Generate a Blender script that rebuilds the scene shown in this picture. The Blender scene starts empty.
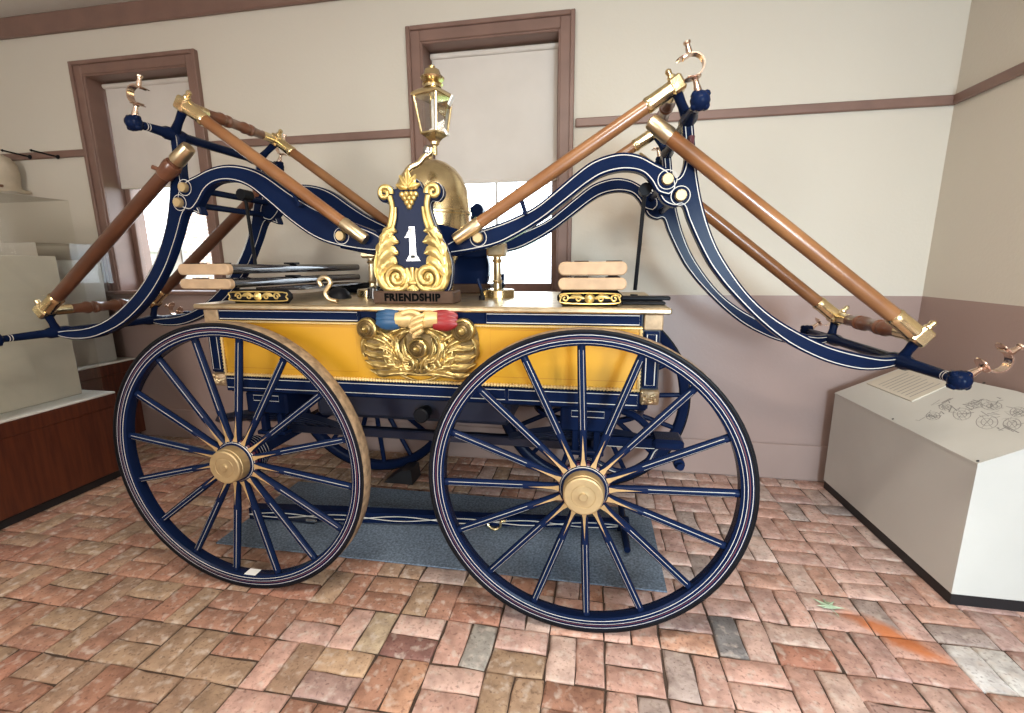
import bpy, bmesh, math, random
from mathutils import Vector, Matrix
random.seed(7)
C = bpy.context.scene.collection
PI = math.pi
# ------------------------------------------------------------------ camera
F, YAW, PITCH, ROLL, CH = 461.482, -0.181595, 0.198033, -0.007273, 1.45
fw = Vector((math.sin(YAW)*math.cos(PITCH), math.cos(YAW)*math.cos(PITCH), -math.sin(PITCH)))
rt0 = Vector((math.cos(YAW), -math.sin(YAW), 0)); up0 = rt0.cross(fw)
rt = rt0*math.cos(ROLL) + up0*math.sin(ROLL); up = up0*math.cos(ROLL) - rt0*math.sin(ROLL)
cd = bpy.data.cameras.new('camera'); cam = bpy.data.objects.new('camera', cd); C.objects.link(cam)
cam.matrix_world = Matrix(((rt.x, up.x, -fw.x, 0), (rt.y, up.y, -fw.y, 0), (rt.z, up.z, -fw.z, CH), (0, 0, 0, 1)))
cd.sensor_width = 36; cd.sensor_fit = 'HORIZONTAL'; cd.lens = F*36/1024; cd.clip_start = .02
S = bpy.context.scene; S.camera = cam
# ------------------------------------------------------------------ light
w = bpy.data.worlds.new('sky'); S.world = w; w.use_nodes = True
bg = w.node_tree.nodes['Background']; bg.inputs[0].default_value = (.80, .90, 1, 1); bg.inputs[1].default_value = 5.0
XR_LIGHT = 1.99
def area(name, loc, rot, sx, sy, power, col):
    l = bpy.data.lights.new(name, 'AREA'); l.shape = 'RECTANGLE'; l.size = sx; l.size_y = sy; l.energy = power; l.color = col
    o = bpy.data.objects.new(name, l); C.objects.link(o); o.location = loc; o.rotation_euler = rot; return o
# daylight through the open entrance behind the camera; the other lights are added fill
area('entrance_daylight', (1.75, -4.3, 2.05), (PI/2-.12, 0, .08), 1.5, 2.6, 500, (.66, .87, 1))
area('front_left_fill', (-2.6, -2.48, 1.95), (PI/2, 0, 0), 1.1, 1.6, 42, (1, .88, .74))  # warm fill light added for the left side and left-facing surfaces
area('overhead_fill', (.1, .35, 3.22), (0, 0, 0), 1.2, .5, 60, (1, .90, .78))  # overhead fill light added to brighten floor, case top and mat
area('right_side_fill', (XR_LIGHT, -1.2, 1.6), (PI/2, 0, PI/2), 1.0, 1.3, 45, (1, .94, .84))  # fill light added from the right to lighten the left plinth
S.view_settings.view_transform = 'Standard'; S.view_settings.look = 'None'
S.view_settings.exposure = 0.56; S.view_settings.gamma = 1; S.view_settings.use_curve_mapping = False

# ------------------------------------------------------------------ pixel helpers (photo pixel -> point on a world plane)
def ray(x, y): return fw*F + rt*(x-512) + up*(356.5-y)
def at(x, y, Y):
    d = ray(x, y); return d*(Y/d.y) + Vector((0, 0, CH))
def atz(x, y, Z):
    d = ray(x, y); return d*((Z-CH)/d.z) + Vector((0, 0, CH))
def proj(P):
    q = Vector(P) - Vector((0, 0, CH)); d = q.dot(fw)
    if d < .05: return None
    return 512+F*q.dot(rt)/d, 356.5-F*q.dot(up)/d

# ------------------------------------------------------------------ materials
def mat(name, col, rough=.5, metal=0, coat=0, noise=0, nscale=8, bump=0, bscale=40, stretch=None, col2=None, spec=.5):
    m = bpy.data.materials.new(name); m.use_nodes = True; nt = m.node_tree; b = nt.nodes['Principled BSDF']
    b.inputs['Base Color'].default_value = (*col, 1); b.inputs['Roughness'].default_value = rough
    b.inputs['Metallic'].default_value = metal; b.inputs['Coat Weight'].default_value = coat; b.inputs['Coat Roughness'].default_value = .06
    b.inputs['Specular IOR Level'].default_value = spec
    if noise or bump:
        tc = nt.nodes.new('ShaderNodeTexCoord'); mp = nt.nodes.new('ShaderNodeMapping')
        if stretch: mp.inputs['Scale'].default_value = stretch
        nt.links.new(tc.outputs['Object'], mp.inputs[0])
    if noise:
        n = nt.nodes.new('ShaderNodeTexNoise'); n.inputs['Scale'].default_value = nscale; n.inputs['Detail'].default_value = 6
        nt.links.new(mp.outputs[0], n.inputs[0])
        r = nt.nodes.new('ShaderNodeMix'); r.data_type = 'RGBA'
        c2 = col2 or tuple(c*(1-noise) for c in col); r.inputs[6].default_value = (*col, 1); r.inputs[7].default_value = (*c2, 1)
        k = nt.nodes.new('ShaderNodeMapRange'); k.inputs[1].default_value = .35; k.inputs[2].default_value = .65
        nt.links.new(n.outputs[0], k.inputs[0]); nt.links.new(k.outputs[0], r.inputs[0]); nt.links.new(r.outputs[2], b.inputs['Base Color'])
    if bump:
        n2 = nt.nodes.new('ShaderNodeTexNoise'); n2.inputs['Scale'].default_value = bscale; n2.inputs['Detail'].default_value = 4
        nt.links.new(mp.outputs[0], n2.inputs[0])
        bp = nt.nodes.new('ShaderNodeBump'); bp.inputs['Strength'].default_value = bump; bp.inputs['Distance'].default_value = .004
        nt.links.new(n2.outputs[0], bp.inputs['Height']); nt.links.new(bp.outputs[0], b.inputs['Normal'])
    return m
M = {}
M['ceiling'] = mat('ceiling_paint', (.66, .62, .56), .8, noise=.06, nscale=2, bump=.2)
M['trim'] = mat('brown_trim_paint', (.215, .125, .098), .42, noise=.18, nscale=5, bump=.08, bscale=30)
M['blue'] = mat('navy_enamel', (.0056, .0125, .043), .22, noise=.25, nscale=3, spec=.05)
M['blue_dark'] = mat('dark_navy_paint', (.005, .009, .026), .4, coat=.0, noise=.3, nscale=6)
M['white'] = mat('white_stripe', (.52, .50, .47), .4, noise=.1, nscale=20)
M['stripe_dim'] = mat('grey_white_stripe', (.33, .32, .30), .4, noise=.1, nscale=20)
M['red'] = mat('dark_red_stripe', (.075, .010, .018), .4, noise=.2, nscale=10)
M['tan'] = mat('gilt_tan_paint', (.50, .33, .15), .42, metal=.25, noise=.25, nscale=30)
M['brass'] = mat('polished_brass', (.88, .72, .42), .24, metal=1, noise=.25, nscale=12, bump=.05, bscale=60)
M['brass_old'] = mat('worn_brass', (.80, .65, .42), .34, metal=1, noise=.3, nscale=14, bump=.15, bscale=50)
M['brass_dull'] = mat('dull_brass', (.58, .44, .24), .52, metal=.85, noise=.2, nscale=14)
M['gold'] = mat('gilded_carving', (.80, .60, .23), .36, metal=.8, noise=.35, nscale=22, bump=.2, bscale=70)
M['corner'] = mat('brassy_corner', (.42, .29, .17), .5, metal=.4, noise=.35, nscale=30)
M['gold_panel'] = mat('gilded_panel_carving', (.60, .44, .17), .33, metal=.85, noise=.5, nscale=22, bump=.25, bscale=70)
M['gold_dark'] = mat('dark_gilding', (.24, .165, .07), .42, metal=.7, noise=.4, nscale=25, bump=.2, bscale=70)  # darker gilding for the cartouche back plate and rosette rings
M['bronze'] = mat('pinkish_bronze', (.80, .60, .48), .25, metal=1, noise=.3, nscale=12)
M['iron'] = mat('black_iron', (.007, .0075, .010), .45, metal=.0, spec=.12, coat=.0, noise=.4, nscale=10)
M['steel'] = mat('bright_steel', (.55, .55, .56), .22, metal=1, noise=.2, nscale=10)
M['tread'] = mat('rusty_tire_tread', (.34, .235, .14), .7, noise=.5, nscale=35, bump=.4, bscale=60)
M['yellow'] = mat('yellow_panel_paint', (.51, .26, .015), .35, coat=.1, noise=.08, nscale=4)
M['yellow_line'] = mat('ochre_line', (.42, .18, .01), .4, noise=.1)
M['pole'] = mat('varnished_pole_wood', (.255, .118, .046), .3, coat=.3, noise=.5, nscale=5, stretch=(1, 3, 1), col2=(.17, .066, .022))
M['pole_dark'] = mat('dark_varnished_pole_wood', (.105, .038, .018), .3, coat=.25, noise=.4, nscale=5, stretch=(1, 3, 1), col2=(.06, .021, .010))
M['darkwood'] = mat('dark_turned_wood', (.17, .065, .034), .32, coat=.3, noise=.4, nscale=9)
M['plinth'] = mat('brown_plinth_wood', (.082, .050, .036), .6, spec=.1, noise=.3, nscale=12)
M['board_end'] = mat('tan_board_end', (.44, .30, .18), .55, noise=.2, nscale=20, bump=.1)
M['lacquer'] = mat('black_lacquer', (.030, .028, .030), .16, coat=.8, noise=.3, nscale=5)
M['cream_gold'] = mat('cream_gilt', (.80, .58, .26), .38, metal=.45, noise=.2, nscale=20)
M['sleeve_blue'] = mat('sleeve_blue', (.018,.075,.17), .4, noise=.25, nscale=20)
M['sleeve_red'] = mat('sleeve_red', (.24,.010,.012), .4, noise=.25, nscale=20)
M['casewood'] = mat('mahogany_case', (.085, .020, .007), .4, coat=.05, noise=.55, nscale=4, stretch=(14, 14, 1), col2=(.05, .010, .004))
M['casewhite'] = mat('off_white_case', (.57, .56, .52), .5, noise=.06, nscale=3)
M['kick'] = mat('black_toe_kick', (.008, .008, .010), .5, noise=.2)
M['creamcard'] = mat('cream_display_board', (.58, .53, .43), .7, noise=.1, nscale=4)
M['shade'] = mat('roller_shade_cloth', (.62, .57, .52), .9, noise=.05, nscale=5)
M['shade'].node_tree.nodes['Principled BSDF'].inputs['Transmission Weight'].default_value = 0
M['mat'] = mat('blue_carpet', (.165, .215, .285), .95, noise=.55, nscale=90, bump=.6, bscale=160)
M['ink'] = mat('black_lettering', (.004, .004, .004), .8, noise=.1, spec=.02)
M['paper'] = mat('paper', (.62, .57, .48), .8, noise=.05, nscale=10)
M['print'] = mat('grey_ink', (.30, .29, .28), .8, noise=.2)
M['leaf'] = mat('pale_green_leaf', (.40, .52, .36), .6, noise=.3, nscale=40)
M['cloth'] = mat('cream_cloth', (.55, .47, .36), .9, noise=.15, nscale=10, bump=.3, bscale=20)
M['label'] = mat('white_label', (.80, .80, .78), .6, noise=.05)
M['lawn'] = mat('lawn', (.22, .30, .12), .9, noise=.3, nscale=2)
M['siding'] = mat('pale_siding', (.62, .62, .58), .8, noise=.05)
M['mortar'] = mat('dark_sand_joint', (.085, .055, .040), .95, noise=.4, nscale=30, bump=.5, bscale=80)

def wall_material():
    m = mat('plaster_over_brown_dado', (.60, .555, .49), .75, bump=.25, bscale=55); nt = m.node_tree; b = nt.nodes['Principled BSDF']
    ge = nt.nodes.new('ShaderNodeNewGeometry'); sx = nt.nodes.new('ShaderNodeSeparateXYZ'); nt.links.new(ge.outputs['Position'], sx.inputs[0])
    gt = nt.nodes.new('ShaderNodeMath'); gt.operation = 'GREATER_THAN'; gt.inputs[1].default_value = 1.241; nt.links.new(sx.outputs[2], gt.inputs[0])
    n = nt.nodes.new('ShaderNodeTexNoise'); n.inputs['Scale'].default_value = 1.3; n.inputs['Detail'].default_value = 5; nt.links.new(ge.outputs['Position'], n.inputs[0])
    def mix(a, c):
        x = nt.nodes.new('ShaderNodeMix'); x.data_type = 'RGBA'; x.inputs[6].default_value = (*a, 1); x.inputs[7].default_value = (*c, 1); return x
    lo = mix((.34, .245, .215), (.30, .21, .185)); hi = mix((.61, .565, .485), (.565, .515, .44)); mx = mix((0, 0, 0), (0, 0, 0))
    nt.links.new(n.outputs[0], lo.inputs[0]); nt.links.new(n.outputs[0], hi.inputs[0])
    nt.links.new(gt.outputs[0], mx.inputs[0]); nt.links.new(lo.outputs[2], mx.inputs[6]); nt.links.new(hi.outputs[2], mx.inputs[7])
    nt.links.new(mx.outputs[2], b.inputs['Base Color'])
    r = nt.nodes.new('ShaderNodeMapRange'); r.inputs[3].default_value = .36; r.inputs[4].default_value = .8; nt.links.new(gt.outputs[0], r.inputs[0]); nt.links.new(r.outputs[0], b.inputs['Roughness'])
    return m
M['wall'] = wall_material()

def glass_material(name, tint=(1, 1, 1), fac=1.0):
    m = bpy.data.materials.new(name); m.use_nodes = True; nt = m.node_tree; out = nt.nodes['Material Output']; nt.nodes.remove(nt.nodes['Principled BSDF'])
    t = nt.nodes.new('ShaderNodeBsdfTransparent'); t.inputs[0].default_value = (*tint, 1); g = nt.nodes.new('ShaderNodeBsdfGlossy'); g.inputs['Roughness'].default_value = .02
    f = nt.nodes.new('ShaderNodeFresnel'); f.inputs[0].default_value = 1.48; mu = nt.nodes.new('ShaderNodeMath'); mu.operation = 'MULTIPLY'; mu.inputs[1].default_value = fac
    x = nt.nodes.new('ShaderNodeMixShader'); nt.links.new(f.outputs[0], mu.inputs[0]); nt.links.new(mu.outputs[0], x.inputs[0]); nt.links.new(t.outputs[0], x.inputs[1]); nt.links.new(g.outputs[0], x.inputs[2])
    nt.links.new(x.outputs[0], out.inputs[0]); return m
M['glass'] = glass_material('window_glass'); M['acrylic'] = glass_material('acrylic', (.97, .97, .95)); M['lampglass'] = glass_material('lantern_glass', (.90, .90, .88), 1.2)

def brick_material(name, use_attr):
    m = mat(name, (1, 1, 1), .82, bump=1.0, bscale=30); nt = m.node_tree; b = nt.nodes['Principled BSDF']
    if use_attr:
        a = nt.nodes.new('ShaderNodeAttribute'); a.attribute_name = 'tone'; src = a.outputs['Color']
    else:
        a = nt.nodes.new('ShaderNodeObjectInfo'); src = a.outputs['Color']
    ge = nt.nodes.new('ShaderNodeNewGeometry')
    def noise(sc, det, lo, hi):
        n = nt.nodes.new('ShaderNodeTexNoise'); n.inputs['Scale'].default_value = sc; n.inputs['Detail'].default_value = det; nt.links.new(ge.outputs['Position'], n.inputs[0])
        k = nt.nodes.new('ShaderNodeMapRange'); k.inputs[1].default_value = lo; k.inputs[2].default_value = hi; nt.links.new(n.outputs[0], k.inputs[0]); return k.outputs[0]
    def mixc(f, a_, b_, bt='MIX'):
        x = nt.nodes.new('ShaderNodeMix'); x.data_type = 'RGBA'; x.blend_type = bt
        if hasattr(f, 'links'): nt.links.new(f, x.inputs[0])
        else: x.inputs[0].default_value = f
        for k, v in ((6, a_), (7, b_)):
            if hasattr(v, 'links'): nt.links.new(v, x.inputs[k])
            else: x.inputs[k].default_value = (*v, 1)
        return x.outputs[2]
    c = mixc(noise(16, 9, .40, .72), src, mixc(1.0, src, (.60, .57, .57), 'MULTIPLY'))
    c = mixc(noise(75, 8, .55, .70), c, mixc(1.0, src, (.50, .46, .46), 'MULTIPLY'))
    wf = nt.nodes.new('ShaderNodeMath'); wf.operation = 'MULTIPLY'; wf.inputs[1].default_value = .55; nt.links.new(noise(27, 10, .53, .68), wf.inputs[0])
    c = mixc(wf.outputs[0], c, (.56, .48, .42))
    # rust-orange stain on the bricks in front of the low case
    vm = nt.nodes.new('ShaderNodeMapping'); vm.vector_type = 'TEXTURE'; vm.inputs['Location'].default_value = (1.19, 1.82, 0); vm.inputs['Rotation'].default_value = (0, 0, -.75); vm.inputs['Scale'].default_value = (.17, .055, 1)
    nt.links.new(ge.outputs['Position'], vm.inputs[0]); ln = nt.nodes.new('ShaderNodeVectorMath'); ln.operation = 'LENGTH'; nt.links.new(vm.outputs[0], ln.inputs[0])
    nn = nt.nodes.new('ShaderNodeTexNoise'); nn.inputs['Scale'].default_value = 14; nt.links.new(ge.outputs['Position'], nn.inputs[0])
    ad = nt.nodes.new('ShaderNodeMath'); ad.operation = 'ADD'; nt.links.new(ln.outputs['Value'], ad.inputs[0]); nt.links.new(nn.outputs[0], ad.inputs[1])
    k = nt.nodes.new('ShaderNodeMapRange'); k.inputs[1].default_value = 1.0; k.inputs[2].default_value = 1.7; k.inputs[3].default_value = .85; k.inputs[4].default_value = 0; nt.links.new(ad.outputs[0], k.inputs[0])
    c = mixc(k.outputs[0], c, (.52, .15, .035))
    nt.links.new(c, b.inputs['Base Color']); return m
M['brick'] = brick_material('old_paving_brick', False); M['brick_field'] = brick_material('old_paving_brick_far', True)

def house_brick():
    m = mat('house_brick', (.5, .3, .25), .9); nt = m.node_tree; b = nt.nodes['Principled BSDF']
    tc = nt.nodes.new('ShaderNodeTexCoord'); mp = nt.nodes.new('ShaderNodeMapping'); mp.inputs['Rotation'].default_value = (PI/2, 0, 0); nt.links.new(tc.outputs['Object'], mp.inputs[0])
    t = nt.nodes.new('ShaderNodeTexBrick'); t.inputs['Scale'].default_value = 3.2; t.inputs['Color1'].default_value = (.36, .20, .15, 1); t.inputs['Color2'].default_value = (.46, .28, .21, 1); t.inputs['Mortar'].default_value = (.7, .66, .6, 1); t.inputs['Mortar Size'].default_value = .03
    nt.links.new(mp.outputs[0], t.inputs[0]); nt.links.new(t.outputs[0], b.inputs['Base Color']); return m
M['house'] = house_brick()

# ------------------------------------------------------------------ mesh builder
class MB:
    def __init__(s): s.v, s.f, s.m, s.mats = [], [], [], []
    def mi(s, m):
        if m not in s.mats: s.mats.append(m)
        return s.mats.index(m)
    def add(s, vs, fs, m):
        n = len(s.v); s.v += [Vector(v) for v in vs]; k = s.mi(m)
        for f in fs: s.f.append([n+i for i in f]); s.m.append(k)
        return s
    def box(s, lo, hi, m, ch=0.0, rot=None, org=None):
        x0, y0, z0 = lo; x1, y1, z1 = hi
        if ch <= 0:
            vs = [(x0,y0,z0),(x1,y0,z0),(x1,y1,z0),(x0,y1,z0),(x0,y0,z1),(x1,y0,z1),(x1,y1,z1),(x0,y1,z1)]
            fs = [(3,2,1,0),(4,5,6,7),(0,1,5,4),(1,2,6,5),(2,3,7,6),(3,0,4,7)]
        else:
            c = min(ch, (x1-x0)/2.01, (y1-y0)/2.01, (z1-z0)/2.01); vs = []; idx = {}
            for i, (X, sx) in enumerate(((x0,1),(x1,-1))):
                for j, (Y, sy) in enumerate(((y0,1),(y1,-1))):
                    for k, (Z, sz) in enumerate(((z0,1),(z1,-1))):
                        idx[i,j,k,0] = len(vs); vs.append((X, Y+sy*c, Z+sz*c))
                        idx[i,j,k,1] = len(vs); vs.append((X+sx*c, Y, Z+sz*c))
                        idx[i,j,k,2] = len(vs); vs.append((X+sx*c, Y+sy*c, Z))
            fs = []; q = [(0,0),(0,1),(1,1),(1,0)]
            for i in (0,1):
                a = [idx[i,j,k,0] for j,k in q]; fs.append(a if i==0 and False else a)
                a = [idx[j,i,k,1] for j,k in q]; fs.append(a)
                a = [idx[j,k,i,2] for j,k in q]; fs.append(a)
            for a_ in (0,1):
                for b_ in (0,1):
                    fs.append([idx[a_,b_,0,0], idx[a_,b_,1,0], idx[a_,b_,1,1], idx[a_,b_,0,1]])
                    fs.append([idx[a_,0,b_,0], idx[a_,1,b_,0], idx[a_,1,b_,2], idx[a_,0,b_,2]])
                    fs.append([idx[0,a_,b_,1], idx[1,a_,b_,1], idx[1,a_,b_,2], idx[0,a_,b_,2]])
            for k in [(i,j,l) for i in (0,1) for j in (0,1) for l in (0,1)]: fs.append([idx[(*k,0)], idx[(*k,1)], idx[(*k,2)]])
        if rot is not None:
            o = Vector(org) if org else Vector(((x0+x1)/2,(y0+y1)/2,(z0+z1)/2)); vs = [rot @ (Vector(v)-o) + o for v in vs]
        return s.add(vs, fs, m)
    def tube(s, pts, rad, m, n=10, caps=True, flat=1.0, upv=None, mats=None):
        P = [Vector(p) for p in pts]; R = rad if isinstance(rad, (list, tuple)) else [rad]*len(P)
        T = []
        for i in range(len(P)):
            t = P[min(i+1, len(P)-1)] - P[max(i-1, 0)]
            T.append(t.normalized() if t.length > 1e-9 else (T[-1] if T else Vector((0,0,1))))
        u = Vector(upv) if upv else (Vector((0,1,0)) if abs(T[0].y) < .9 else Vector((0,0,1)))
        u = (u - T[0]*u.dot(T[0])).normalized(); vs = []
        for i, p in enumerate(P):
            u = (u - T[i]*u.dot(T[i])).normalized(); b = T[i].cross(u)
            for k in range(n):
                a = 2*PI*k/n; vs.append(p + (u*math.cos(a)*flat + b*math.sin(a))*R[i])
        base = len(s.v); s.v += vs
        for i in range(len(P)-1):
            k_ = s.mi(mats[i] if mats else m)
            for k in range(n):
                s.f.append([base+i*n+k, base+i*n+(k+1)%n, base+(i+1)*n+(k+1)%n, base+(i+1)*n+k]); s.m.append(k_)
        if caps:
            s.f.append([base+k for k in range(n)][::-1]); s.m.append(s.mi(mats[0] if mats else m))
            s.f.append([base+(len(P)-1)*n+k for k in range(n)]); s.m.append(s.mi(mats[-1] if mats else m))
        return s
    def lathe(s, prof, m, org=(0,0,0), ax=(0,0,1), n=24, mats=None, caps=True):   # prof [(along, radius)]
        o = Vector(org); a = Vector(ax).normalized(); return s.tube_straight([(o+a*h, r) for h, r in prof], a, m, n, mats, caps)
    def tube_straight(s, pr, a, m, n, mats, caps):
        u = Vector((0,0,1)) if abs(a.z) < .9 else Vector((0,1,0)); u = (u-a*u.dot(a)).normalized(); b = a.cross(u); base = len(s.v)
        for p, r in pr:
            for k in range(n):
                t = 2*PI*k/n; s.v.append(p + (u*math.cos(t)+b*math.sin(t))*max(r, 1e-5))
        for i in range(len(pr)-1):
            k_ = s.mi(mats[i] if mats else m)
            for k in range(n): s.f.append([base+i*n+k, base+i*n+(k+1)%n, base+(i+1)*n+(k+1)%n, base+(i+1)*n+k]); s.m.append(k_)
        if caps:
            s.f.append([base+k for k in range(n)][::-1]); s.m.append(s.mi(mats[0] if mats else m))
            s.f.append([base+(len(pr)-1)*n+k for k in range(n)]); s.m.append(s.mi(mats[-1] if mats else m))
        return s
    def ring(s, prof, m, org=(0,0,0), ax=(0,1,0), n=64, mats=None):               # closed profile revolved
        pr = list(prof)+[prof[0]]; return s.lathe(pr, m, org, ax, n, mats, caps=False)
    def prism(s, poly, y0, y1, m, ch=.004):                                         # poly: XZ outline, front y0
        n = len(poly); ctr = inset(poly, ch) if ch else poly
        rows = [[(p[0], y0, p[1]) for p in ctr], [(p[0], y0+ch, p[1]) for p in poly], [(p[0], y1-ch, p[1]) for p in poly], [(p[0], y1, p[1]) for p in ctr]]
        vs = [v for r in rows for v in r]; fs = [list(range(n)), list(range(3*n, 4*n))[::-1]]
        for r in range(3):
            for k in range(n): fs.append([r*n+k, (r+1)*n+k, (r+1)*n+(k+1)%n, r*n+(k+1)%n])
        return s.add(vs, fs, m)
    def strip(s, pts, wd, m, y=None, closed=False, nrm=None):                        # thin ribbon in XZ at depth y
        n = len(pts); vs = []
        for i in range(n):
            a = pts[(i-1) % n] if closed or i else pts[i]; b = pts[(i+1) % n] if closed or i < n-1 else pts[i]
            t = Vector((b[0]-a[0], b[1]-a[1])); t = t.normalized() if t.length > 1e-9 else Vector((1,0)); q = Vector((-t.y, t.x))*wd/2
            vs += [(pts[i][0]+q.x, y, pts[i][1]+q.y), (pts[i][0]-q.x, y, pts[i][1]-q.y)]
        fs = [(2*i, 2*i+1, 2*((i+1) % n)+1, 2*((i+1) % n)) for i in range(n if closed else n-1)]
        return s.add(vs, fs, m)
    def build(s, name, parent=None, smooth=40, loc=None):
        me = bpy.data.meshes.new(name); o_ = Vector(loc) if loc is not None else Vector((0,0,0))
        me.from_pydata([tuple(v-o_) for v in s.v], [], s.f)
        for m in s.mats: me.materials.append(m)
        me.polygons.foreach_set('material_index', s.m)
        bm = bmesh.new(); bm.from_mesh(me); bmesh.ops.recalc_face_normals(bm, faces=bm.faces); bm.to_mesh(me); bm.free()
        if smooth:
            me.polygons.foreach_set('use_smooth', [True]*len(me.polygons)); me.set_sharp_from_angle(angle=math.radians(smooth))
        o = bpy.data.objects.new(name, me); C.objects.link(o); o.location = o_
        if parent is not None: attach(o, parent)
        return o
WP = {}
def wloc(o):
    return o.location + (wloc(o.parent) if o.parent else Vector((0,0,0)))
def attach(o, parent):     # no rotations on parents built this way: offset only
    o.parent = parent; o.location = o.location - wloc(parent)
def signed_area(p): return sum(p[i][0]*p[(i+1)%len(p)][1]-p[(i+1)%len(p)][0]*p[i][1] for i in range(len(p)))/2
def inset(poly, d):
    sg = 1 if signed_area(poly) > 0 else -1; n = len(poly); out = []
    for i in range(n):
        a, b, c = Vector(poly[i-1]), Vector(poly[i]), Vector(poly[(i+1) % n]); e1 = (b-a); e2 = (c-b)
        if e1.length < 1e-9 or e2.length < 1e-9: out.append(tuple(b)); continue
        e1.normalize(); e2.normalize(); n1 = Vector((-e1.y, e1.x)); n2 = Vector((-e2.y, e2.x)); q = n1+n2
        if q.length < .2: q = n1
        q.normalize(); k = d/max(.5, q.dot(n1)); out.append((b.x+sg*q.x*k, b.y+sg*q.y*k))
    return out
def spline(pts, per=5, closed=False):
    n = len(pts); out = []; P = [Vector(p) for p in pts]
    for i in range(n if closed else n-1):
        p0 = P[i-1] if (i > 0 or closed) else P[0]*2-P[1]; p1 = P[i]; p2 = P[(i+1) % n]
        p3 = P[(i+2) % n] if (i < n-2 or closed) else P[-1]*2-P[-2]
        for k in range(per):
            t = k/per; out.append(tuple(.5*((2*p1)+(p2-p0)*t+(2*p0-5*p1+4*p2-p3)*t*t+(3*p1-p0-3*p2+p3)*t**3)))
    if not closed: out.append(tuple(P[-1]))
    return out
def empty(name, loc):
    o = bpy.data.objects.new(name, None); C.objects.link(o); o.location = loc; o.empty_display_size = .1; return o
def tag(o, label, cat, group=None):
    o['label'] = label; o['category'] = cat
    if group: o['group'] = group
    return o
def struct(o): o['kind'] = 'structure'; return o
def copy_part(o, parent, off=(0,0,0)):     # copy of a part and its sub-parts, moved by off, same parent chain
    c = o.copy(); C.objects.link(c); c.parent = parent; c.location = o.location + Vector(off)
    for ch in list(o.children):
        if ch.name.startswith('.'): continue
        d = ch.copy(); C.objects.link(d); d.parent = c
    return c

# ================================================================== SETTING
XR, YB, ZC = 1.939, 3.2116, 3.31; XL, YF = -5.3, -2.4
# floor of paving bricks in basket weave
b = MB(); b.add([(XL,YF,-.012),(XR,YF,-.012),(XR,YB,-.012),(XL,YB,-.012),(XL,YF,-.1),(XR,YF,-.1),(XR,YB,-.1),(XL,YB,-.1)], [(0,1,2,3),(7,6,5,4),(0,4,5,1),(1,5,6,2),(2,6,7,3),(3,7,4,0)], M['mortar'])
floor = struct(b.build('floor', smooth=0))
P_ = .2135
def brick_shape(L, W, r):
    h = .045; rings = []; n1 = []
    for k, (ins, z) in enumerate(((.004, -h), (0.0, -.010), (.0025, -.003), (.009, 0.0))):
        row = []
        pts = [(-L/2+ins,-W/2+ins),(-L/6,-W/2+ins),(L/5,-W/2+ins),(L/2-ins,-W/2+ins),(L/2-ins,W/2-ins),(L/6,W/2-ins),(-L/5,W/2-ins),(-L/2+ins,W/2-ins)]
        for j, p in enumerate(pts): row.append((p[0]+r[j][0], p[1]+r[j][1], z))
        rings.append(row)
    vs = [v for q in rings for v in q]; fs = [list(range(24, 32))]
    for a in range(3):
        for k in range(8): fs.append([a*8+k, a*8+(k+1)%8, (a+1)*8+(k+1)%8, (a+1)*8+k])
    return vs, fs
variants = []
for i in range(10):
    r = [(random.uniform(-.005,.005), random.uniform(-.0042,.0042)) for _ in range(8)]
    variants.append(brick_shape(.2085, .1020, r))
vmesh = []
for vs, fs in variants:
    me = bpy.data.meshes.new('brick'); me.from_pydata(vs, [], fs); me.materials.append(M['brick'])
    me.polygons.foreach_set('use_smooth', [True]*len(me.polygons)); me.set_sharp_from_angle(angle=math.radians(50)); vmesh.append(me)
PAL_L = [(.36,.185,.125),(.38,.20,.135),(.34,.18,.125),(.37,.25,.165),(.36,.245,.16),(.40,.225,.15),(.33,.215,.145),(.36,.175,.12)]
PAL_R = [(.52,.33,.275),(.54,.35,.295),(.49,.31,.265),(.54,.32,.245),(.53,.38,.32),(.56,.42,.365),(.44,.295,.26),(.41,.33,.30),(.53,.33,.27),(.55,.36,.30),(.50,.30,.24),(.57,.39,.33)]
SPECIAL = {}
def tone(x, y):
    k = min(1, max(0, (x+1.3)/1.5)); pal = PAL_R if random.random() < k else PAL_L  # palettes mix brick colour with the floor's warm-dim to bright lighting, left to right
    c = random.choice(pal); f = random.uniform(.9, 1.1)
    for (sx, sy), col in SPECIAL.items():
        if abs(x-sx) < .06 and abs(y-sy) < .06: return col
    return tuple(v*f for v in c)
for p, col in (((970,672),(.68,.66,.64)), ((1010,665),(.64,.62,.59)), ((730,632),(.20,.19,.19)), ((762,625),(.22,.20,.20)), ((470,650),(.33,.31,.28)), ((420,645),(.24,.12,.10)), ((690,640),(.52,.30,.21)),
               ((410,685),(.50,.28,.18)), ((388,650),(.40,.27,.18)), ((350,662),(.50,.34,.22)), ((385,631),(.45,.35,.24)), ((885,672),(.24,.20,.19)), ((940,690),(.25,.22,.21)), ((800,660),(.42,.20,.14))):
    q = atz(*p, 0); SPECIAL[(q.x, q.y)] = col
cells = []
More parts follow.
